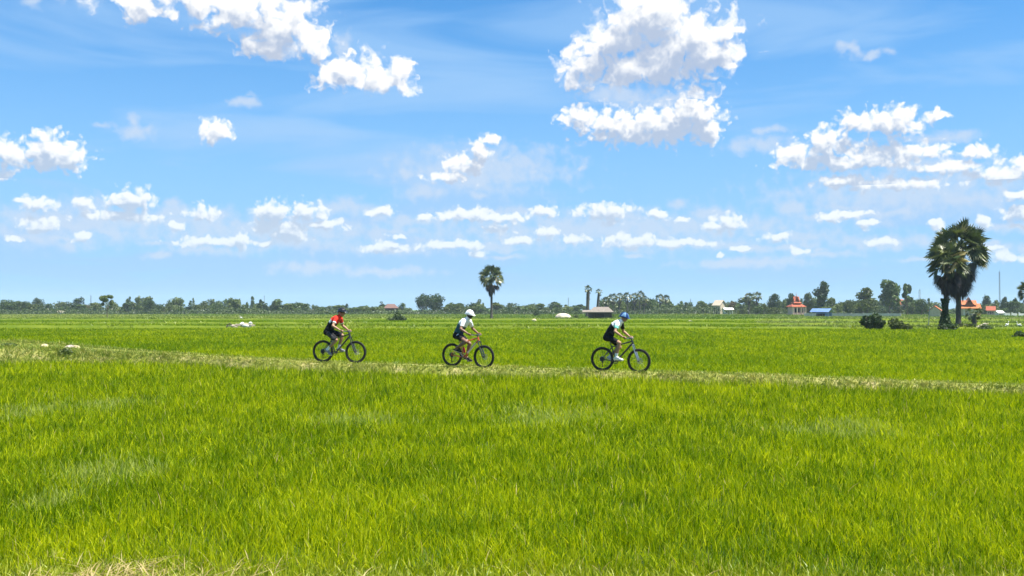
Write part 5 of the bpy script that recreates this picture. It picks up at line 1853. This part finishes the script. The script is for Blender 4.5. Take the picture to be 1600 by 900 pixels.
# cream gabled house left of the palm pair, orange roof
def house(px, Y, wpx, wall_h, roof_h, wall_m, roof_m, label, rz, name="house", cat="house", depth=1.0, door=True):
    o, u = site(px, Y, name, label, cat, rz)
    W = wpx * u; D = W * depth
    mb = MB(); mb.box((0, 0, wall_h / 2), (W * 0.92, D * 0.86, wall_h))
    for s in (-1, 1): gable_wall(mb, W, D * 0.86, wall_h, wall_h + roof_h * 0.92, s * W * 0.46)
    wl = mb.build("wall", wall_m, o)
    mb = MB(); gable(mb, W, D, wall_h - 0.1, wall_h + roof_h, 0.25, 0.1); mb.build("roof", roof_m, o)
    if door:
        for x in (-0.25, 0.25):
            mb = MB(); mb.box((x * W, -D * 0.43 - 0.02, wall_h * 0.55), (W * 0.16, 0.06, wall_h * 0.4)); mb.build("window", m_dark, o)
        mb = MB(); mb.box((0, -D * 0.43 - 0.02, wall_h * 0.4), (W * 0.14, 0.06, wall_h * 0.8)); mb.build("door", m_dark, o)
    return o


house(1461, 300, 17, 1.7, 1.4, m_cream, m_orange, "small cream house with orange gable roof left of the palm trunks", R(62), depth=1.1)
house(1405, 470, 13, 4.4, 2.2, m_pinkwall, m_redroof, "red roof peeking between the airy trees of the right grove", R(20))
house(1548, 380, 12, 1.7, 1.5, m_pinkwall, m_redroof, "small pinkish red-roofed house right of the orange temple", R(-25))
house(1124, 440, 15, 3.8, 2.2, m_cream, m_cream, "pale tan gable roof above the bushes between rider and pagoda", R(-50))
house(1137, 430, 14, 2.0, 0.7, m_whitewall, m_whitewall, "low white house half hidden by bushes right of the tan gable", R(4))
house(1561, 350, 10, 0.9, 0.7, m_whitewall, m_whitewall, "tiny white hut left of the white wall pieces at the right", R(12))
house(96, 445, 9, 0.8, 0.6, m_whitewall, m_straw, "tiny pale shed under the trees at the far left", R(10), door=False)

# orange temple hall
tp, u = site(1513, 345, "temple_hall", "temple hall with stacked orange gable roofs behind the palm pair", "temple", R(-14))
W = 30 * u
mb = MB(); mb.box((0, 0, 1.2), (W * 0.9, 4.6, 2.6)); wl = mb.build("wall", m_cream, tp)
for k in range(6):
    mb = MB(); mb.lathe(((k / 5 - 0.5) * W * 0.95, -2.75, 0), [(0.17, 0), (0.14, 0.2), (0.14, 2.3), (0.2, 2.5)], 10); mb.build("column", m_whitewall, tp)
mb = MB(); gable(mb, W * 1.05, 6.2, 2.4, 4.0, 0.2, 0.1, 0.25, 4); ro = mb.build("roof", m_orange, tp)
mb = MB(); gable(mb, W * 0.72, 3.8, 3.6, 5.1, 0.1, 0.1, 0.25, 4); mb.build("upper_roof", m_orange, ro)
mb = MB(); t = MB(); gable(t, 4.2, W * 0.40, 3.7, 5.9, 0.1, 0.1, 0.3, 4)
mb.add([Matrix.Rotation(math.pi / 2, 4, 'Z') @ Vector(v) for v in t.v], t.f); mb.build("cross_gable", m_redroof, ro)
mb = MB(); mb.lathe((0, 0, 5.8), [(0.16, 0), (0.09, 0.3), (0.02, 1.0)], 8); mb.build("spire", m_orange, ro)

# brown-roofed house left of the great dark tree
bh, u = site(611, 470, "house", "house with a wide brown hipped roof left of the great dark tree", "house", R(6))
W = 24 * u
mb = MB(); mb.box((0, 0, 1.4), (W * 0.7, 5, 2.8)); mb.build("wall", m_wood, bh)
mb = MB(); hip(mb, W, 7, 2.7, 4.6, W * 0.45, 0.15); mb.build("roof", m_brownroof, bh)

# white wall pieces at the right edge
for i, (px, lab) in enumerate(((1574, "left piece of white wall beyond the field at the right edge"), (1585, "middle piece of white wall beyond the field at the right edge"), (1596, "right piece of white wall beyond the field at the right edge"))):
    o, u = site(px, 330, "white_wall", lab, "wall", R(3 * i - 3))
    mb = MB(); mb.box((0, 0, 0.35), (7.6 * u, 0.25, 1.2 - 0.1 * i)); mb.box((-3.9 * u, 0, 0.45), (0.35, 0.35, 1.4)); mb.build("wall_panel", m_whitewall, o)


def mast(px, top_py, Y, label, name="radio_mast", r=0.35, lattice=True, cat="mast"):
    o, u = site(px, Y, name, label, cat)
    H = height_at(top_py, Y) - FAR_Z
    mb = MB()
    if lattice:
        for k in range(3):
            a = 2 * math.pi * k / 3
            mb.tube([(r * math.cos(a), r * math.sin(a), -0.3), (r * 0.6 * math.cos(a), r * 0.6 * math.sin(a), H * 0.93)], 0.07, 5)
        nn = int(H / 1.1)
        for j in range(nn):
            z0, z1 = H * 0.93 * j / nn, H * 0.93 * (j + 1) / nn
            q = r * (1 - 0.4 * j / nn)
            for k in range(3):
                a, b = 2 * math.pi * k / 3, 2 * math.pi * (k + 1) / 3
                mb.tube([(q * math.cos(a), q * math.sin(a), z0), (q * math.cos(b), q * math.sin(b), z1)], 0.035, 4)
    else:
        mb.tube([(0, 0, -0.3), (0, 0, H * 0.95)], [0.16, 0.10], 8)
    mb.build("mast_frame" if lattice else "pole", m_steel, o)
    mb = MB(); mb.tube([(0, 0, H * 0.92), (0, 0, H)], [0.05, 0.03], 6)
    mb.box((0.0, 0, H * 0.93), (0.5, 0.5, 0.12)); mb.build("antenna", m_steel, o)
    return o


mast(1562, 420, 560, "tall slender radio mast at the right above the conical trees", r=0.45)
mast(1437, 450, 640, "short lattice tower behind the tree left of the palm pair", r=0.9)
mast(142, 460, 640, "thin mast left of the spindly field tree", r=0.3)
mast(888, 464, 640, "thin mast left of the worn palms and hut", r=0.35)
mast(1079, 466, 640, "thin mast above the row right of the blue-helmet rider", r=0.3)
mast(1539, 458, 640, "faint thin mast between the orange temple and the tall mast", r=0.25)
mast(413, 461, 560, "thin pole rising out of the two-headed dark tree", "utility_pole", lattice=False, cat="pole")

# stones and heaps
def rock(px, py, w_px, h_px, name, label, mat_, seed, Y=None, z=None, cat="stone", parent_kind=None, flat=0.7):
    if Y is None:
        p = ground_pt(px, py); Y = p.y
    X = (px - 800) / F * Y
    if z is None: z = float(ground_z(X, Y))
    r = np.random.default_rng(seed)
    bm = bmesh.new(); bmesh.ops.create_icosphere(bm, subdivisions=4, radius=1)
    W, H = w_px / F * Y / 2, h_px / F * Y
    ph = r.uniform(0, 6, 6)
    cuts = [Vector(r.normal(0, 1, 3)).normalized() for _ in range(9)]
    for v in bm.verts:
        p = v.co.copy()
        for c in cuts:
            q = p.dot(c)
            if q > 0.72: p -= c * (q - 0.72) * 0.9
        p *= 1 + 0.06 * math.sin(p.x * 7 + ph[0]) * math.sin(p.y * 6 + ph[1]) + 0.04 * math.sin(p.z * 13 + ph[2])
        v.co = Vector((p.x * W, p.y * W * flat, p.z * H * 0.62 + H * 0.35))
    me = bpy.data.meshes.new(name); bm.to_mesh(me); bm.free(); me.materials.append(mat_)
    return link(name, me, label=label, cat=cat, loc=(X, Y, z - 0.02))


def on_bank(px, d):
    X = (px - 800) / F * 37.5
    for _ in range(4):
        Y = float(path_y(X)) + d; X = (px - 800) / F * Y
    return Y, float(path_surface(X, Y))


Y_, z_ = on_bank(112, -0.2)
rock(109, 0, 17, 9, "boulder", "pale broken stone block lying on the left bank", m_stone, 3, Y_, z_)
rock(120, 0, 11, 8, "stone_slab", "tilted tan slab leaning against the pale stone block on the bank", m_yelstone, 4, Y_ + 0.2, z_, flat=0.4)
Y_, z_ = on_bank(70, -0.1)
rock(70, 0, 12, 6, "stone", "small yellowish stone left of the pale block on the bank", m_yelstone, 5, Y_, z_, flat=0.6)
Y_, z_ = on_bank(112, -2.1)
rock(109, 0, 5, 3, "pebble", "little white stone at the foot of the left bank", m_whitewall, 6, Y_, z_ if z_ > -5 else None)

# bleached timber and rubble lying on the second bund, left
o, u = site(376, 111, "rubble_heap", "pale heap of bleached branches and rubble on the bund at left", "rubble heap")
o.location.z += 0.30
mb = MB()
r = random.Random(4)
for k in range(16):
    x = r.uniform(-1.2, 1.2); a = r.uniform(-0.5, 0.5); l = r.uniform(0.5, 1.2)
    c = Vector((x, r.uniform(-0.3, 0.3), r.uniform(0.02, 0.28) * (1.2 - abs(x - 0.5) * 0.5)))
    dv = Vector((math.cos(a) * l / 2, r.uniform(-0.1, 0.1), math.sin(a) * l / 4))
    mb.tube([c - dv, c + Vector((0, 0, 0.05)), c + dv], [0.05, 0.06, 0.03], 6)
mb.build("branch_pile", m_straw, o)
mb = MB()
for k in range(9):
    mb.sphere((r.uniform(0.1, 1.1), r.uniform(-0.3, 0.3), r.uniform(0.05, 0.4)), (r.uniform(0.12, 0.28), 0.2, r.uniform(0.08, 0.16)), 10, 7, Matrix.Rotation(r.uniform(0, 3), 3, 'X'))
mb.build("rubble", m_whitewall, o, smooth=False)
mb = MB(); mb.tube([(-1.5, 0, -0.1), (-1.4, 0, 0.25), (-1.15, 0, 0.36), (-0.95, 0, 0.2), (-0.9, 0, -0.1)], 0.06, 7); mb.build("bent_branch", m_wood, o)

# timber beside the palms
o, u = site(1532, 112, "timber_pile", "pale sawn timber lying in the weeds right of the palm pair", "timber")
mb = MB()
for k, (x, z, a, l) in enumerate(((-0.2, 0.3, 0.35, 1.6), (0.1, 0.25, 0.15, 1.5), (0.4, 0.18, -0.1, 1.3), (-0.1, 0.12, 0.05, 1.7), (0.5, 0.42, 0.3, 0.9))):
    mb.box((x, -0.2 + 0.12 * k, z + 0.1), (l, 0.16, 0.10), Matrix.Rotation(-a, 3, 'Y') @ Matrix.Rotation(0.3 - 0.2 * k, 3, 'Z'))
mb.build("plank", m_straw, o)
rock(1478, 517, 9, 5, "stone", "white stone at the foot of the palm pair", m_whitewall, 11)
rock(835, 503, 9, 5, "stone", "pale lump on the bund behind the lone palm's right side", m_yelstone, 12)
rock(612, 502, 7, 4, "stone", "tan stone at the foot of the dark bush on the mound", m_yelstone, 13)
rock(1078, 503, 7, 3, "stone", "pale grey stone in the far field right of the blue-helmet rider", m_stone, 14)
rock(229, 490, 5, 4, "stone", "whitish stone under the very dark tree in the left tree line", m_whitewall, 15)


def egret(px, py, Y, label, rz):
    o, u = site(px, Y, "egret", label, "bird", rz, group=None)
    mb = MB()
    mb.sphere((0, 0, 0.42), (0.22, 0.10, 0.12), 14, 10, Matrix.Rotation(R(25), 3, 'Y'))
    mb.tube([(0.14, 0, 0.46), (0.24, 0, 0.58), (0.18, 0, 0.70), (0.23, 0, 0.80), (0.29, 0, 0.82)], [0.06, 0.035, 0.026, 0.03, 0.03], 10)
    mb.tube([(-0.15, 0, 0.36), (-0.30, 0, 0.26)], [0.07, 0.02], 8)
    b = mb.build("body", m_whitewall, o, smooth=True)
    mb = MB(); mb.tube([(0.30, 0, 0.82), (0.41, 0, 0.80)], [0.016, 0.004], 6); mb.build("beak", m_yelstone, o)
    for s in (-1, 1):
        mb = MB(); mb.tube([(0.0, s * 0.04, 0.36), (-0.03, s * 0.045, 0.18), (0.0, s * 0.045, 0.0), (0.07, s * 0.05, 0.0)], [0.014, 0.011, 0.010, 0.008], 6); mb.build("leg", m_dark, o)
    return o


egret(1573, 512, 118, "white egret standing in the field at the right, left one of two", R(20))
egret(1592, 512, 116, "white egret standing in the field at the right edge, right one of two", R(160))
egret(377, 497, 215, "white egret in the far left field above the pale heap", R(200))

# thin posts
for px, Y, hgt, lab, lean in ((1450, 130, 2.6, "thin grey leaning post left of the palm pair", 0.08), (1252, 300, 3.2, "thin dark post at the left end of the low wall", 0.0)):
    o, u = site(px, Y, "post", lab, "post")
    mb = MB(); mb.tube([(0, 0, -0.3), (lean * hgt, 0, hgt)], [0.05, 0.04], 8); mb.tube([(lean * hgt * 0.9, 0, hgt * 0.9), (lean * hgt * 0.9 + 0.25, 0, hgt * 0.9)], 0.03, 6)
    mb.build("pole", m_wood if hgt > 3 else m_steel, o)
# ------------------------------------------------------------------ air
m_haze, nt, out = new_mat("humid_air")
pv = nt.nodes.new("ShaderNodeVolumePrincipled")
pv.inputs["Density"].default_value = 0.00015
pv.inputs["Color"].default_value = (0.72, 0.86, 1.0, 1)
pv.inputs["Anisotropy"].default_value = 0.0
nt.links.new(pv.outputs[0], out.inputs["Volume"])
mb = MB()
mb.box((0, 1270, 17.2), (5240, 2700, 38.0))
link("haze", mb.mesh("haze", m_haze), kind="stuff")
